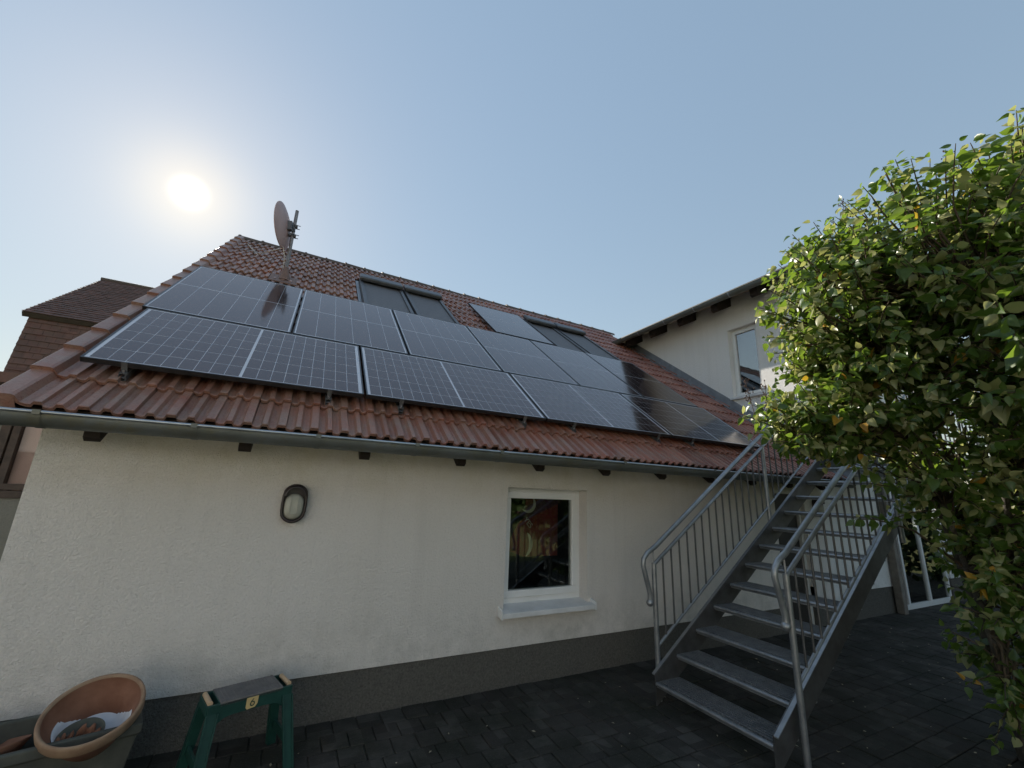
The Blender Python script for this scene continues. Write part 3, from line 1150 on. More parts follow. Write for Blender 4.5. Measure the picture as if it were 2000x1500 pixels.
# upper door on the landing side and glazed doors at ground level
b = MB()
b.box((8.95, WY - .02, 2.21), (9.85, WY + .0, 4.2))
ud = b.obj('door', 'white_frame', wing)
b = MB()
b.box((9.07, WY - .03, 3.0), (9.73, WY - .022, 4.08))
b.obj('pane', 'glass', ud)
b = MB()
for xb in (10.35, 10.62, 11.42, 12.22):
    b.box((xb - .03, WY + .02, .07), (xb + .03, WY + .08, 1.98))
b.box((10.32, WY + .015, .0), (12.26, WY + .085, .07))
b.box((10.32, WY + .015, 1.98), (12.26, WY + .085, 2.04))
gd = b.obj('glazed_door', 'white_frame', wing)
for xa, xb in ((10.65, 11.39), (11.45, 12.19)):
    b = MB()
    b.box((xa, WY + .045, .07), (xb, WY + .052, 1.98))
    b.obj('pane', 'glass', gd)
b = MB()
b.box((10.38, WY + .045, .07), (10.59, WY + .06, 1.98))
b.obj('side_panel', 'door_dark', gd)
b = MB()
b.box((10.3, 1.5, .0), (12.3, 1.55, 2.05))
b.obj('room', 'room_dark', wing)

# ------------------------------------------------------------------ steel stairs
SX, SY0, SY1, RISE, RUN, NT = 4.135, -.649, -1.590, .169, .251, 12
stair = thing('staircase', 'galvanised steel outdoor staircase with open grating treads and railings', 'staircase', (5.6, -1.12, 0))
slope = RISE / RUN
def tread_mesh(L, wdt):
    b = MB()
    # local: x run, y across (negative), z top = 0
    b.tube([(.014, 0, -.014), (.014, -L, -.014)], .014, 8)
    b.box((.016, -L, -.038), (.032, 0, -.002))
    b.box((wdt - .004, -L, -.030), (wdt, 0, 0))
    b.box((.032, -.004, -.030), (wdt - .004, 0, 0))
    b.box((.032, -L, -.030), (wdt - .004, -L + .004, 0))
    nb = 8
    for i in range(1, nb):
        x = .03 + (wdt - .03) * i / nb
        b.box((x - .005, -L + .004, -.028), (x + .005, -.004, .001))
    nc = 30
    for i in range(1, nc):
        y = -L * i / nc
        b.box((.032, y - .0015, -.014), (wdt - .004, y + .0015, -.0005))
    return b
L = SY0 - SY1
trm = tread_mesh(L, .27).mesh('tread', 'galv')
for i in range(NT):
    put('tread', trm, stair, Vector((SX + i * RUN, SY0, (i + 1) * RISE)) - stair.location)
nose = lambda x: RISE + (x - SX) * slope
def stringer(y, sgn):
    b = MB()
    xa, xb = SX + .005, SX + NT * RUN + .06
    up, dn_ = .05, .18
    def sec(x):
        return nose(x) + up, nose(x) - dn_
    t0, b0 = sec(xa)
    t1, b1 = sec(xb)
    # web cut off level at the ground
    xg = xa + (0.0 - b0) / slope if b0 < 0 else xa
    poly = [(xa, y, max(0, b0)), (xa, y, t0), (xb, y, t1), (xb, y, b1)]
    if b0 < 0:
        poly.append((xg, y, 0.002))
    b.prism(poly, (0, .008 * sgn, 0))
    f0, f1 = y + .0082 * sgn, y + .036 * sgn
    fl = MB()
    fl.hexa([Vector(p) for p in ((xa, f0, t0 - .008), (xb, f0, t1 - .008), (xb, f1, t1 - .008), (xa, f1, t0 - .008), (xa, f0, t0), (xb, f0, t1), (xb, f1, t1), (xa, f1, t0))])
    so_ = b.obj('stringer', 'galv_plate', stair)
    fl.obj('flange', 'galv', so_)
    return so_
stringer(SY0 + .002, 1)
stringer(SY1 - .002, -1)
# landing
LZ = (NT + 1) * RISE
LX0 = SX + NT * RUN
lb = tread_mesh(L, 1.22).mesh('landing_grating', 'galv')
put('landing_grating', lb, stair, Vector((LX0, SY0, LZ)) - stair.location)
put('landing_grating', lb, stair, Vector((LX0 + 1.225, SY0, LZ)) - stair.location)
b = MB()
b.box((LX0, SY0 + .0, LZ - .16), (LX0 + 2.6, SY0 + .05, LZ - .002))
b.box((LX0, SY1 - .05, LZ - .16), (LX0 + 2.6, SY1, LZ - .002))
b.box((LX0 + 2.46, SY1, LZ - .16), (LX0 + 2.52, SY0, LZ - .002))
b.box((XW + .3, SY0 + .052, LZ - .14), (LX0 + 2.5, WY - .03, LZ - .004))
b.obj('landing_frame', 'galv', stair)
for xp in (LX0 + 1.6, LX0 + 2.45):
    b = MB()
    b.box((xp - .04, SY1 - .045, 0), (xp + .04, SY1 + .03, LZ - .16))
    b.obj('support_post', 'galv', stair)
# railings
def rail(y, newel_x, posts, flip):
    hx = newel_x
    HR, MR, BR = .93, .80, .155
    zr = lambda x, h: nose(x) + h
    xe = LX0 - .02
    # handrail with the bent lower end
    pts = []
    x0 = hx + .02
    h0 = zr(x0, HR)
    pts = [(hx - .060, y, h0 - .43), (hx - .058, y, h0 - .38), (hx - .078, y, h0 - .31), (hx - .105, y, h0 - .22), (hx - .125, y, h0 - .145), (hx - .118, y, h0 - .095), (hx - .070, y, h0 - .045), (x0, y, h0)]
    pts += [(xe, y, zr(xe, HR)), (xe + .12, y, LZ + .96)]
    xl = LX0 + 2.55
    if flip:
        pts += [(xl, y, LZ + .96)]
    else:
        pts += [(XW - .3, y, LZ + .96)]
        xl = XW - .3
    b = MB()
    b.tube(pts, .021, 12)
    hr = b.obj('handrail', 'galv', stair)
    b = MB()
    b.sphere((hx - .064, y, h0 - .445), .030, 14)
    b.obj('end_ball', 'galv', hr)
    b = MB()
    b.tube([(hx, y, zr(hx, MR)), (xe, y, zr(xe, MR)), (xe + .1, y, LZ + .84), (xl, y, LZ + .84)], .0165, 10)
    b.obj('mid_rail', 'galv', stair)
    b = MB()
    b.tube([(hx, y, zr(hx, BR)), (xe, y, zr(xe, BR)), (xe + .1, y, LZ + .12), (xl, y, LZ + .12)], .013, 8)
    b.obj('lower_rail', 'galv', stair)
    for xp in posts:
        b = MB()
        if xp <= xe:
            zb = max(.0, nose(xp) - .2) if xp > newel_x + .01 else .0
            zt = zr(xp, MR) + .012
        else:
            zb, zt = LZ - .15, LZ + .85
        b.tube([(xp, y, zb), (xp, y, zt)], .021, 12)
        b.obj('railing_post', 'galv', stair)
        b = MB()
        b.tube([(xp, y, zt - .01), (xp, y, (zr(xp, HR) if xp <= xe else LZ + .96))], .007, 6)
        b.obj('handrail_pin', 'galv', stair)
    x = newel_x + .11
    while x < xl - .03:
        if min(abs(x - p) for p in posts) > .045:
            if x < xe:
                z0, z1 = zr(x, BR), zr(x, MR)
            else:
                z0, z1 = LZ + .12, LZ + .84
            b = MB()
            b.tube([(x, y, z0), (x, y, z1)], .008, 8, caps=False)
            b.obj('baluster', 'galv_plate', stair)
        x += .109
rail(SY0 + .062, 4.235, [4.235, 5.97, LX0 + .05, XW - .3], False)
rail(SY1 - .062, 4.365, [4.365, 6.12, LX0 + .05, LX0 + 1.3, LX0 + 2.55], True)

b = MB()
b.box((10.05, -.02, 0), (10.17, .085, 2.6))
tag(bevel(b.obj('timber_post', 'post_grey'), .01), 'weathered timber post beside the glazed doors', 'post')

# ------------------------------------------------------------------ neighbours on the left
nb = thing('neighbour_house', 'brown tiled mansard house beyond the left end of the roof', 'house', (-2, 14, 0))
NX0, NX1 = -5.0, 4.0
A1, A2, A3 = Vector((0, 10.2, 3.6)), Vector((0, 10.5, 5.48)), Vector((0, 13.7, 7.77))
def quad_slab(b, x0, x1, p, q, th, mi=0):
    d = (q - p).normalized()
    nrm = Vector((0, -d.z, d.y))
    b.hexa([Vector((x0, *(p - nrm * th).yz)), Vector((x1, *(p - nrm * th).yz)), Vector((x1, *(q - nrm * th).yz)), Vector((x0, *(q - nrm * th).yz)),
            Vector((x0, *p.yz)), Vector((x1, *p.yz)), Vector((x1, *q.yz)), Vector((x0, *q.yz))])
b = MB()
quad_slab(b, NX0, NX1, A2 - Vector((0, .16, .10)), A3, .12)
nroof = b.obj('roof', 'mansard_board', nb)
b = MB()
quad_slab(b, NX0 + .1, NX1, A1, A2, .12)
nwall = b.obj('hung_wall', 'mansard_board', nb)
b = MB()
b.box((NX0 + .3, 10.8, 0), (NX1, 17, 5.3))
b.prism([(NX0 + .3, 10.9, 5.3), (NX0 + .3, 17.0, 5.3), (NX0 + .3, 13.75, 7.5)], (NX1 - NX0 - .3, 0, 0))
b.obj('wall', 'plaster_annex', nb)
def courses(p, q, x0, x1, parent, name, exposure, tw):
    d = (q - p)
    Ln = d.length
    d.normalize()
    nrm = Vector((0, -d.z, d.y))
    b = MB()
    r = 0
    s_ = 0.0
    while s_ < Ln - .05:
        x = x0 - (tw / 2 if r % 2 else 0)
        while x < x1:
            a = max(x, x0)
            e = min(x + tw - .006, x1)
            if e - a > .02:
                lift = random.uniform(.022, .034)
                base = p + d * s_
                top = p + d * min(s_ + exposure * 1.25, Ln + .03)
                lo_, hi_ = base + nrm * lift, top + nrm * .004
                fb = base + nrm * (lift - .016)
                b.add([(a, *lo_.yz), (e, *lo_.yz), (e, *hi_.yz), (a, *hi_.yz), (a, *fb.yz), (e, *fb.yz)], [(0, 1, 2, 3), (4, 5, 1, 0)])
            x += tw
        s_ += exposure
        r += 1
    o = stuff(b.obj(name, 'plain_tile', parent))
courses(A2 - Vector((0, .16, .10)), A3, NX0, NX0 + 6.5, nroof, 'plain_tiles', .16, .18)
courses(A1, A2, NX0 + .1, NX0 + 6.5, nwall, 'wall_tiles', .16, .18)
b = MB()
b.tube([(NX0 - .03, A3.y + .02, A3.z + .02), (NX0 + 6, A3.y + .02, A3.z + .02)], .075, 8)
b.obj('ridge_cap', 'ridge', nroof)
# small annex with the brown framed window, right behind the corner of the white house
an = thing('annex', 'grey rendered annex with brown window behind the left wall corner', 'annex', (-1.6, 3, 0))
b = MB()
AY = 2.5
wx0, wx1, wz0, wz1 = -1.30, -.45, 1.36, 2.30
wall_y(b, -3.4, -.22, 0, 2.42, AY, AY + .25, [(wx0, wx1, wz0, wz1)])
b.obj('wall', 'plaster_annex', an)
b = MB()
b.box((-3.6, 2.1, 2.42), (-.15, 5.5, 2.52))
b.obj('roof', 'plain_tile', an)
b = MB()
ring(b, wx0, wx1, wz0, wz1, .07, AY - .02, AY + .10)
aw = bevel(b.obj('window', 'dark_wood', an), .005)
b = MB()
ring(b, wx0 + .08, wx1 - .08, wz0 + .08, wz1 - .08, .055, AY - .005, AY + .07)
b.obj('sash', 'dark_wood', aw)
b = MB()
b.box((wx0 + .13, AY + .03, wz0 + .13), (wx1 - .13, AY + .036, wz1 - .13))
b.obj('pane', 'glass_dull', aw)
b = MB()
b.box((wx0, AY + .09, wz0), (wx1, AY + .10, wz1))  # sheet behind the pane that carries the sky reflection as pink colour
b.obj('inner_sheet', 'pink_sky_tone', aw)

# ------------------------------------------------------------------ trough, pots
b = MB()
TX0, TX1, TY0, TY1, TZ = -.55, .80, -.385, .035, .372
def frustum_wall(b, x0, x1, y0, y1, z0, z1, inset, th, rim):
    def rect(q, z):
        return [(x0 + q, y0 + q, z), (x1 - q, y0 + q, z), (x1 - q, y1 - q, z), (x0 + q, y1 - q, z)]
    rings = [rect(inset, z0), rect(.012, z1 - .05), rect(0, z1 - .045), rect(0, z1), rect(rim, z1), rect(rim + .006, z1 - .03), rect(inset + th, z0 + .06)]
    vs = [p for r_ in rings for p in r_]
    fs = []
    for i in range(len(rings) - 1):
        for k in range(4):
            fs.append((i * 4 + k, i * 4 + (k + 1) % 4, (i + 1) * 4 + (k + 1) % 4, (i + 1) * 4 + k))
    fs.append((0, 3, 2, 1))
    o = 6 * 4
    fs.append((o, o + 1, o + 2, o + 3))
    b.add(vs, fs)
frustum_wall(b, TX0, TX1, TY0, TY1, 0, TZ, .06, .03, .035)
trough = thing('planter_trough', 'weathered grey concrete planter trough in the lower left corner', 'planter', (.1, -.2, 0))
TROT = Matrix.Translation((.80, -.385, 0)) @ Matrix.Rotation(R(14), 4, 'Z') @ Matrix.Translation((-.80, .385, 0))
b.v = [tuple(TROT @ Vector(v)) for v in b.v]
bevel(b.obj('trough_body', 'trough', trough), .018, 3)
b = MB()
k = 24
vs = []
for i in range(k + 1):
    for j in range(10):
        xx = TX0 + .09 + (TX1 - TX0 - .18) * i / k
        yy = TY0 + .09 + (TY1 - TY0 - .18) * j / 9
        vs.append((xx, yy, .24 + .03 * noise.noise(Vector((xx * 5, yy * 5, 0)))))
b.add(vs, [(i * 10 + j, (i + 1) * 10 + j, (i + 1) * 10 + j + 1, i * 10 + j + 1) for i in range(k) for j in range(9)], 0, True)
b.v = [tuple(TROT @ Vector(v)) for v in b.v]
b.obj('soil', 'soil', trough)

pn = Vector((-.02, -.50, .95)).normalized()
pc = Vector((.582, -.375, .470))
Mq = Matrix.Translation(pc) @ pn.to_track_quat('Z', 'Y').to_matrix().to_4x4()
pot = thing('terracotta_pot', 'large terracotta pot lying tilted in the trough, open rim upward', 'flower pot', pc)
b = MB()
b.lathe([(0.1794, -.062), (0.1943, -.058), (0.1982, -.05), (0.1999, -.012), (0.1978, -.002), (0.1925, .002), (0.1855, -.001), (0.1794, -.012)], 48, 0, Mq)
b.obj('rim', 'terracotta_rim', pot)
b = MB()
b.lathe([(.179, -.050), (.168, -.075), (.115, -.215), (.100, -.217), (.098, -.20), (.150, -.085), (.171, -.055), (.1798, -.010)], 48, 0, Mq)
b.obj('pot_body', 'terracotta_in', pot)
pot.location = pc
pot_in = Matrix.Translation(pc - pn * .085 + Vector((.0, .012, 0))) @ pn.to_track_quat('Z', 'Y').to_matrix().to_4x4()
sau = MB()
sau.lathe([(0.0004, -.075), (0.1050, -.075), (0.1313, -.028), (0.1453, .0), (0.1488, .0), (0.1470, -.008), (0.1330, -.034), (0.1085, -.082), (0.0004, -.082)], 40, 0, pot_in)
tag(sau.obj('white_saucer', 'saucer_white'), 'white plastic saucer lying inside the tilted terracotta pot', 'saucer')
gs = MB()
gin = Matrix.Translation(pc - pn * .115 + Vector((-.025, -.060, -.02))) @ Vector((-.02, -.42, .95)).normalized().to_track_quat('Z', 'Y').to_matrix().to_4x4()
gs.lathe([(.0005, -.02), (.070, -.02), (.086, .022), (.090, .022), (.074, -.026), (.0005, -.026)], 36, 0, gin)
tag(gs.obj('grey_saucer', 'trough'), 'small grey saucer on the white one inside the terracotta pot', 'saucer')
def shard(c, rot, rr, a0, a1, label):
    b = MB()
    k = 10
    vs = []
    for (r_, z) in ((rr, 0), (rr * .9, -.09), (rr * .9 - .012, -.09), (rr - .012, 0)):
        for i in range(k + 1):
            an_ = a0 + (a1 - a0) * i / k
            vs.append((r_ * math.cos(an_), r_ * math.sin(an_), z + .02 * math.sin(i * 1.7)))
    fs = []
    for a in range(4):
        for i in range(k):
            fs.append((a * (k + 1) + i, a * (k + 1) + i + 1, ((a + 1) % 4) * (k + 1) + i + 1, ((a + 1) % 4) * (k + 1) + i))
    fs += [(0, k + 1, 2 * (k + 1), 3 * (k + 1)), (k, 3 * (k + 1) + k, 2 * (k + 1) + k, k + 1 + k)]
    b.add(vs, fs, 0, True)
    o = put('pot_shard', b.mesh('pot_shard', 'terracotta_in'), None, c, rot)
    return tag(o, label, 'pot shard', 'broken terracotta pieces')
shard(pc - pn * .105 + Vector((.0, -.085, -.01)), (.5, .2, .3), .055, .2, 2.2, 'curved terracotta shard on the grey saucer inside the pot')
shard(pc - pn * .105 + Vector((-.06, -.10, -.02)), (.3, -.4, 1.3), .045, 0, 1.9, 'smaller terracotta shard at the front inside the pot')
b = MB()
Ms = Matrix.Translation((.15, -.33, .315)) @ Euler((R(-14), R(-10), 0)).to_matrix().to_4x4()
b.lathe([(.0005, -.03), (.15, -.03), (.20, .018), (.208, .018), (.208, .010), (.16, -.045), (.0005, -.045)], 44, 0, Ms)
tag(b.obj('terracotta_saucer', 'terracotta_in'), 'shallow terracotta saucer in the trough left of the pot', 'saucer')

# ------------------------------------------------------------------ folding step stool
st = thing('step_stool', 'small green plastic step stool with grey ribbed top', 'step stool', (1.255, -.255, 0), (0, 0, R(17)))
LX, TD, TH = .215, .105, .415       # half length, half depth of the top, height
def sput(b, name, mat, bev=0):
    o = put(name, b.mesh(name, mat), st, (0, 0, 0))
    if bev:
        bevel(o, bev, 3)
    return o
b = MB()
b.box((-LX + .055, -TD, TH - .022), (LX - .055, TD, TH))
for i in range(17):
    x = -LX + .065 + i * (2 * LX - .13) / 16.0
    b.box((x - .004, -TD + .006, TH), (x + .004, TD - .006, TH + .003))
sput(b, 'seat_pad', 'stool_grey', .002)
b = MB()
# front and back aprons with the arched lower edge, and the end sockets
for sgn in (-1, 1):
    y0 = sgn * TD
    y1 = sgn * (TD - .016)
    pts = [(-LX, TH - .006), (LX, TH - .006), (LX, TH - .075)]
    kk = 12
    for i in range(kk + 1):
        f_ = i / kk
        x = (LX - .05) - (2 * LX - .10) * f_
        pts.append((x, TH - .075 - .03 * (abs(2 * f_ - 1) ** 6)))
    pts.append((-LX, TH - .075))
    poly = [(x, y0, z) for x, z in pts]
    if sgn > 0:
        poly = poly[::-1]
    b.prism(poly, (0, y1 - y0, 0))
for sx in (-1, 1):
    b.box((sx * LX - .007, -TD + .016, TH - .06), (sx * LX + .007, TD - .016, TH - .012))
    b.box((sx * (LX - .055) - .005, -TD + .016, TH - .06), (sx * (LX - .055) + .005, TD - .016, TH - .002))
sput(b, 'apron', 'stool_green', .003)
for sx in (-1, 1):
    for sy in (-1, 1):
        b = MB()
        xt, xb = sx * (LX - .024), sx * (LX + .018)
        yt, yb = sy * (TD - .012), sy * (TD + .055)
        wt, wb = .026, .024
        b.hexa([Vector(p) for p in ((xb - wb, yb - .012, 0), (xb + wb, yb - .012, 0), (xb + wb, yb + .012, 0), (xb - wb, yb + .012, 0),
                                    (xt - wt, yt - .012, TH - .05), (xt + wt, yt - .012, TH - .05), (xt + wt, yt + .012, TH - .05), (xt - wt, yt + .012, TH - .05))])
        for e in (-1, 1):
            b.hexa([Vector(p) for p in ((xb + e * wb - .004, yb + sy * .010, 0), (xb + e * wb + .004, yb + sy * .010, 0), (xb + e * wb + .004, yb + sy * .022, 0), (xb + e * wb - .004, yb + sy * .022, 0),
                                        (xt + e * wt - .004, yt + sy * .010, TH - .05), (xt + e * wt + .004, yt + sy * .010, TH - .05), (xt + e * wt + .004, yt + sy * .022, TH - .05), (xt + e * wt - .004, yt + sy * .022, TH - .05))])
        sput(b, 'leg', 'stool_green', .002)
    b = MB()
    b.box((sx * (LX + .008) - .008, -TD - .03, .10), (sx * (LX + .008) + .008, TD + .03, .15))
    sput(b, 'side_brace', 'stool_green', .003)
    b = MB()
    b.tube([(sx * (LX - .012), -TD + .03, TH - .006), (sx * (LX - .012), TD - .03, TH - .006)], .013, 12)
    sput(b, 'hinge_rod', 'cream_plastic')
b = MB()
pts = [(-.030, TH - .012), (.030, TH - .012), (.028, TH - .050), (.016, TH - .066), (-.024, TH - .070), (-.031, TH - .060)]
b.prism([(x, -TD - .0012, z) for x, z in pts][::-1], (0, -.004, 0))
tg = sput(b, 'latch_tag', 'tag_cream', .001)
b = MB()
vs = []
k = 18
for i in range(k):
    a = 2 * math.pi * i / k
    for r_ in (.0075, .013):
        vs.append((r_ * math.cos(a), -TD - .0075, TH - .044 + r_ * math.sin(a)))
b.add(vs, [(2 * i, 2 * i + 1, (2 * i + 3) % (2 * k), (2 * i + 2) % (2 * k)) for i in range(k)])
tail = [(-.013 + .0, TH - .044), (-.0075, TH - .044), (-.004, TH - .030), (.006, TH - .021), (.008, TH - .025), (-.001, TH - .033)]
tail = [(-.013, TH - .044), (-.0075, TH - .044), (-.002, TH - .030), (.007, TH - .022), (.003, TH - .019), (-.008, TH - .030)]
b.add([(x, -TD - .0076, z) for x, z in tail], [tuple(range(6))])
sput(b, 'numeral', 'tag_green').parent = st

# ------------------------------------------------------------------ banner behind the window
bn = thing('banner', 'red printed banner with white swoosh leaning behind the window', 'banner', (3.6, .75, .9))
b = MB()
BY = .43
b.box((3.50, BY, .98), (3.90, BY + .006, 1.62))
b.prism([(3.28, BY, 1.05), (3.50, BY, .98), (3.50, BY, 1.36), (3.42, BY, 1.30)], (0, .006, 0))
b.obj('cloth', 'banner_red', bn)
b = MB()
b.prism([(3.36, BY - .004, 1.40), (3.95, BY - .004, 1.66), (3.95, BY - .004, 1.52), (3.52, BY - .004, 1.34)], (0, .003, 0))
b.obj('purple_band', 'banner_purple', bn)
def swoosh(c, r0, a0, a1, wmax):
    b = MB()
    k = 16
    vs = []
    for i in range(k + 1):
        f_ = i / k
        a = a0 + (a1 - a0) * f_
        w = wmax * math.sin(math.pi * min(1, f_ * .9 + .05))
        for s_ in (-.5, .5):
            r_ = r0 + s_ * w
            vs.append((c[0] + r_ * math.cos(a), BY - .009, c[1] + r_ * math.sin(a)))
    b.add(vs, [(2 * i, 2 * i + 1, 2 * i + 3, 2 * i + 2) for i in range(k)])
    b.obj('swoosh', 'banner_white', bn)
swoosh((3.52, 1.50), .085, -2.3, .9, .035)
swoosh((3.42, 1.10), .15, -.9, .8, .045)
def text(word, loc, size, ang, mat, parent):
    cu = bpy.data.curves.new('lettering', 'FONT')
    cu.body = word
    cu.size = size
    cu.extrude = .001
    o = bpy.data.objects.new('lettering_src', cu)
    COL.objects.link(o)
    dg = bpy.context.evaluated_depsgraph_get()
    me = bpy.data.meshes.new_from_object(o.evaluated_get(dg))
    bpy.data.objects.remove(o)
    me.materials.clear()
    me.materials.append(MATS[mat])
    M = Matrix.Translation(loc) @ Euler((R(90), 0, 0)).to_matrix().to_4x4() @ Matrix.Rotation(ang, 4, 'Z')
    me.transform(M)
    return put('lettering', me, parent)
text('YES', Vector((3.475, BY - .012, 1.335)), .075, R(-48), 'banner_white', bn)

# ------------------------------------------------------------------ lilac tree
tree = thing('lilac_tree', 'tall lilac shrub with dense green leaves at the right edge', 'tree', (5.95, -2.26, 0))
ELL = [((4.62, -2.18, 2.90), (.64, .52, .60)), ((5.0, -2.55, 3.12), (.80, .60, .78)), ((5.5, -2.95, 3.35), (.9, .55, .75)),
       ((4.50, -1.98, 2.12), (.48, .36, .26)), ((5.35, -2.40, 1.85), (.76, .5, .52)), ((5.05, -3.0, 2.5), (.80, .45, .80)), ((4.72, -2.22, 2.48), (.52, .5, .5)), ((6.0, -2.75, 1.45), (.85, .5, .55)), ((6.2, -2.6, .75), (.6, .4, .5)), ((5.75, -2.38, 1.30), (.42, .35, .40)), ((6.05, -2.22, .62), (.36, .32, .52)), ((5.25, -2.42, 1.15), (.34, .26, .34)), ((5.52, -2.30, .62), (.30, .26, .40))]
rng = random.Random(11)
def rand_dir():
    while True:
        v = Vector((rng.uniform(-1, 1), rng.uniform(-1, 1), rng.uniform(-1, 1)))
        if .1 < v.length < 1:
            return v.normalized()
tips = []
wts = [1.6, 1.5, 1.4, .7, 1.1, 1.3, .9, .8, .35, .38, .16, .2, .08]
for (c, r_), wt in zip(ELL, wts):
    for _ in range(int(150 * wt)):
        d = rand_dir()
        rad = rng.uniform(.35, 1.0) ** .55
        tips.append((Vector(c) + Vector((d.x * r_[0], d.y * r_[1], d.z * r_[2])) * rad, d))
# a few long shoots standing out of the outline
for P, d in (((5.45, -3.0, 4.05), (.1, -.1, 1)), ((5.05, -2.75, 3.85), (-.2, 0, 1)), ((4.38, -2.10, 3.36), (-.4, .1, .9)), ((4.06, -1.78, 2.12), (-1, .2, .05)),
             ((4.25, -1.95, 2.52), (-1, .1, .3)), ((4.75, -2.35, 3.60), (-.3, 0, 1)), ((5.75, -3.1, 4.1), (.0, -.1, 1)), ((4.9, -1.95, 1.5), (-.6, .3, -.6)), ((4.18, -1.9, 1.98), (-.8, .3, -.3))):
    tips.append((Vector(P), Vector(d).normalized()))
stems = []
wood = MB()
base = Vector((5.95, -2.26, 0))
for i in range(7):
    a = 2 * math.pi * i / 7 + rng.uniform(-.3, .3)
    b0 = base + Vector((math.cos(a) * .10, math.sin(a) * .10, 0))
    top = base + Vector((math.cos(a) * .50 - .70, math.sin(a) * .35 - .25, rng.uniform(2.3, 3.0)))
    pts = []
    for k in range(7):
        f_ = k / 6
        p = b0.lerp(top, f_) + Vector((math.sin(f_ * 5 + i) * .05, math.cos(f_ * 4 + i) * .05, 0)) * f_
        pts.append(p)
    rs = [.030 * (1 - .72 * k / 6) for k in range(7)]
    m = MB()
    m.tube(pts, rs, 8)
    m.obj('trunk', 'bark', tree)
    stems.append(pts)
leaves = []      # (matrix, material index)
def leaf_at(P, d, size, mi):
    # d: leaf axis; face mostly up with wild tilt
    up = Vector((rng.gauss(0, .85), rng.gauss(0, .85), .8)).normalized()
    d = d.normalized()
    s_ = d.cross(up)
    if s_.length < .05:
        return
    s_.normalize()
    n_ = s_.cross(d).normalized()
    M = Matrix((s_, d, n_)).transposed().to_4x4()
    leaves.append((Matrix.Translation(P) @ M @ Matrix.Scale(size, 4), mi))
for P, d in tips:
    best_p = min((p for s_ in stems for p in s_[2:]), key=lambda p: (p - P).length + max(0, p.z - P.z) * 1.5)
    out_d = (d * .7 + Vector((0, 0, .35)) + (P - best_p).normalized() * .4).normalized()
    ln = rng.uniform(.20, .36)
    tipp = P + out_d * ln * .35
    start = P - out_d * ln * .65
    mid = best_p.lerp(start, .55) + Vector((rng.uniform(-.06, .06), rng.uniform(-.06, .06), rng.uniform(.0, .10)))
    wood.tube([best_p, mid, start], [.010, .0075, .0055], 5, 0, False)
    bend = start + (tipp - start) * .5 + Vector((0, 0, .02))
    wood.tube([start, bend, tipp], [.005, .004, .002], 5, 0, False)
    nn = rng.randint(6, 9)
    ph = rng.uniform(0, 3)
    side = out_d.orthogonal().normalized()
    for k in range(nn):
        f_ = .10 + .9 * k / (nn - 1)
        c = start.lerp(bend, f_ * 2) if f_ < .5 else bend.lerp(tipp, f_ * 2 - 1)
        ax = Matrix.Rotation(ph + k * math.pi / 2, 3, out_d) @ side
        for e in (-1, 1):
            ld = (ax * e + out_d * .45 + Vector((0, 0, -.40)) + rand_dir() * .45).normalized()
            mi = 2 if rng.random() < .012 else (1 if rng.random() < .33 else 0)
            leaf_at(c + ld * .018, ld, rng.uniform(.040, .088) * (1.22 if P.y < -2.75 else 1.0) * (1.0 if k < nn - 2 else .75), mi)
stuff(wood.obj('branches', 'twig', tree))
LF = [(0, 10, 2, 1), (10, 11, 3, 2), (11, 5, 4, 3), (0, 9, 8, 10), (10, 8, 7, 11), (11, 7, 6, 5)]
def leaf_verts(fold, curl, twist, wid):
    vs = []
    for (x, y) in ((0, 0), (-.28, .10), (-.37, .32), (-.28, .60), (-.11, .86), (0, 1.05), (.11, .86), (.28, .60), (.37, .32), (.28, .10), (0, .30), (0, .66)):
        x *= wid
        z = fold * abs(x) - curl * y * y + twist * x * y
        vs.append((x, y, z))
    return vs
LVS = [leaf_verts(.40, .13, 0, 1.0), leaf_verts(.75, .30, .3, .95), leaf_verts(.15, .40, -.4, 1.05), leaf_verts(1.0, -.10, .2, .85), leaf_verts(-.30, .22, .5, .95)]
lmes = {}
for vi in range(5):
    for mi, nm in enumerate(('leaf', 'leaf_sunlit', 'leaf_yellow')):
        m = MB()
        m.add(LVS[vi], LF, 0, True)
        lmes[vi, mi] = m.mesh('leaf', nm)
# the 300 leaves that show largest become parts of their own
cellz = {}
for i, (M, mi) in enumerate(leaves):
    q = px(M @ Vector((0, .5, 0)))
    if q is None or not (0 < q[0] < 2000 and 0 < q[1] < 1500):
        continue
    kx = (int(q[0] / 16), int(q[1] / 16))
    if kx not in cellz or q[2] < cellz[kx][0]:
        cellz[kx] = (q[2], i)
front = sorted((z / leaves[i][0].to_scale().x, i) for z, i in cellz.values())[:300]
chosen = {i for z, i in front}
crown = MB()
for i, (M, mi) in enumerate(leaves):
    if i not in chosen:
        crown.add([M @ Vector(v) for v in LVS[i % 5]], LF, mi, True)
cr = stuff(crown.obj('crown', ['leaf', 'leaf_sunlit', 'leaf_yellow'], tree))
Mi = tree.matrix_basis.inverted()
for i in chosen:
    M, mi = leaves[i]
    o = bpy.data.objects.new('leaf', lmes[i % 5, mi])
    COL.objects.link(o)
    o.parent = cr
    o.matrix_parent_inverse = Mi
    o.matrix_basis = M
cr_fix = cr.matrix_parent_inverse.copy()
for o in cr.children:
    o.matrix_parent_inverse = (cr.matrix_parent_inverse @ cr.matrix_basis).inverted() @ Mi @ Matrix.Identity(4)
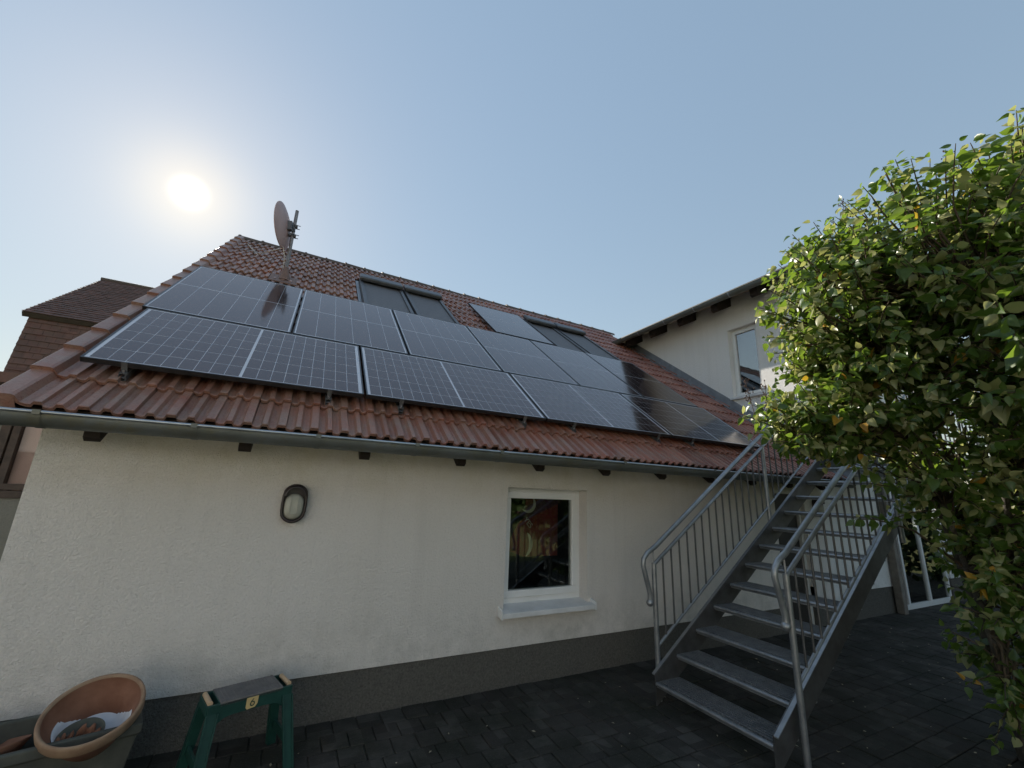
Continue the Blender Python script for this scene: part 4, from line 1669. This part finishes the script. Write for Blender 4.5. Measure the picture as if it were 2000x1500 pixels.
# dry seed heads
for P, d in (((4.02, -1.76, 2.26), (-.3, 0, 1)), ((4.12, -1.80, 2.24), (.1, 0, 1)), ((4.60, -2.25, 3.62), (-.1, 0, 1)), ((5.1, -2.7, 3.95), (.1, 0, 1)), ((4.28, -2.0, 2.72), (-1, .2, .3))):
    b = MB()
    P = Vector(P)
    d = Vector(d).normalized()
    b.tube([P - d * .1, P + d * .16], [.003, .0015], 5)
    for k in range(26):
        c = P + d * (.16 * rng.random())
        e = c + rand_dir() * rng.uniform(.012, .045)
        b.tube([c, e], .0012, 4)
        b.sphere(e, .0042, 6, 0, (1, 1, 1.7))
    b.obj('seed_head', 'seed_head', tree)

# ------------------------------------------------------------------ leaf litter on the pavement
b = MB()
r2 = random.Random(3)
for _ in range(170):
    x = r2.uniform(1.4, 9)
    y = r2.uniform(-2.6, -.15)
    s_ = r2.uniform(.004, .010)
    a = r2.uniform(0, 6.28)
    z = .006
    pts = [(x + s_ * math.cos(a + k * 1.57) * (1.6 if k % 2 else .8), y + s_ * math.sin(a + k * 1.57) * (1.6 if k % 2 else .8), z + r2.uniform(0, .006)) for k in range(4)]
    b.add(pts, [(0, 1, 2), (0, 2, 3)])
lit = stuff(b.obj('leaf_litter', 'litter'))
lit['label'] = 'pale specks of leaf litter scattered on the dark paving'
lit['category'] = 'leaf litter'

# ------------------------------------------------------------------ garden hedge behind the viewer (seen in the window glass)
b = MB()
r3 = random.Random(5)
for _ in range(9000):
    x = r3.uniform(-14, 26)
    h = 2.6 + 1.2 * noise.noise(Vector((x * .25, 0, 0)))
    z = h * r3.random() ** .8
    y = -17 + r3.uniform(-.6, .9)
    s_ = r3.uniform(.12, .26)
    d1 = Vector((r3.gauss(0, 1), r3.gauss(0, 1), r3.gauss(0, 1))).normalized() * s_
    d2 = d1.orthogonal().normalized() * s_
    c = Vector((x, y, z))
    b.add([c - d1, c + d2, c + d1, c - d2], [(0, 1, 2, 3)])
def leaf_bank(b, n, x0, x1, y0, y1, hgt, seed):
    r_ = random.Random(seed)
    for _ in range(n):
        x, y = r_.uniform(x0, x1), r_.uniform(y0, y1)
        z = (hgt + .5 * noise.noise(Vector((x * .6, y * .6, 0)))) * r_.random() ** .8
        s_ = r_.uniform(.05, .10)
        d1 = Vector((r_.gauss(0, 1), r_.gauss(0, 1), r_.gauss(0, 1))).normalized() * s_
        d2 = d1.orthogonal().normalized() * s_ * .7
        c = Vector((x, y, z))
        b.add([c - d1, c + d2, c + d1, c - d2], [(0, 1, 2, 3)])
h2 = MB()  # leaf bank added to block light and keep the right edge dark
leaf_bank(h2, 15000, 14.4, 15.6, -9, 6, 2.0, 8)
o = stuff(h2.obj('added_hedge', 'hedge_leaf'))
o['label'] = 'dark hedge added at the far right end of the yard to block light'
o['category'] = 'hedge'
hd = stuff(b.obj('hedge', 'hedge_leaf'))
hd['label'] = 'green garden hedge beyond the lawn'
hd['category'] = 'hedge'

# ------------------------------------------------------------------ white house across the garden, behind the viewer: full sun on its front
gh = thing('garden_house', 'white house across the lawn facing the sun', 'house', (-6, -12, 0))
b = MB()
b.box((-13, -15, 0), (.5, -9.5, 5.6))
b.prism([(-13, -15, 5.6), (-13, -9.5, 5.6), (-13, -12.25, 8.2)], (13.5, 0, 0))
b.obj('wall', 'plaster_wing', gh)
b = MB()
for sg in (-1, 1):
    y0 = -12.25 + sg * 3.2
    b.hexa([Vector(p) for p in ((-13.3, y0, 5.20), (.8, y0, 5.20), (.8, -12.25, 8.25), (-13.3, -12.25, 8.25), (-13.3, y0, 5.32), (.8, y0, 5.32), (.8, -12.25, 8.38), (-13.3, -12.25, 8.38))])
b.obj('roof', 'plain_tile', gh)
for xw in (-11.5, -8.6, -5.7, -2.9):
    for zw in (1.0, 3.6):
        b = MB()
        ring(b, xw - .55, xw + .55, zw, zw + 1.3, .07, -9.5, -9.46)
        wo = b.obj('window', 'white_frame', gh)
        b = MB()
        b.box((xw - .48, -9.495, zw + .07), (xw + .48, -9.485, zw + 1.23))
        b.obj('pane', 'room_dark', wo)
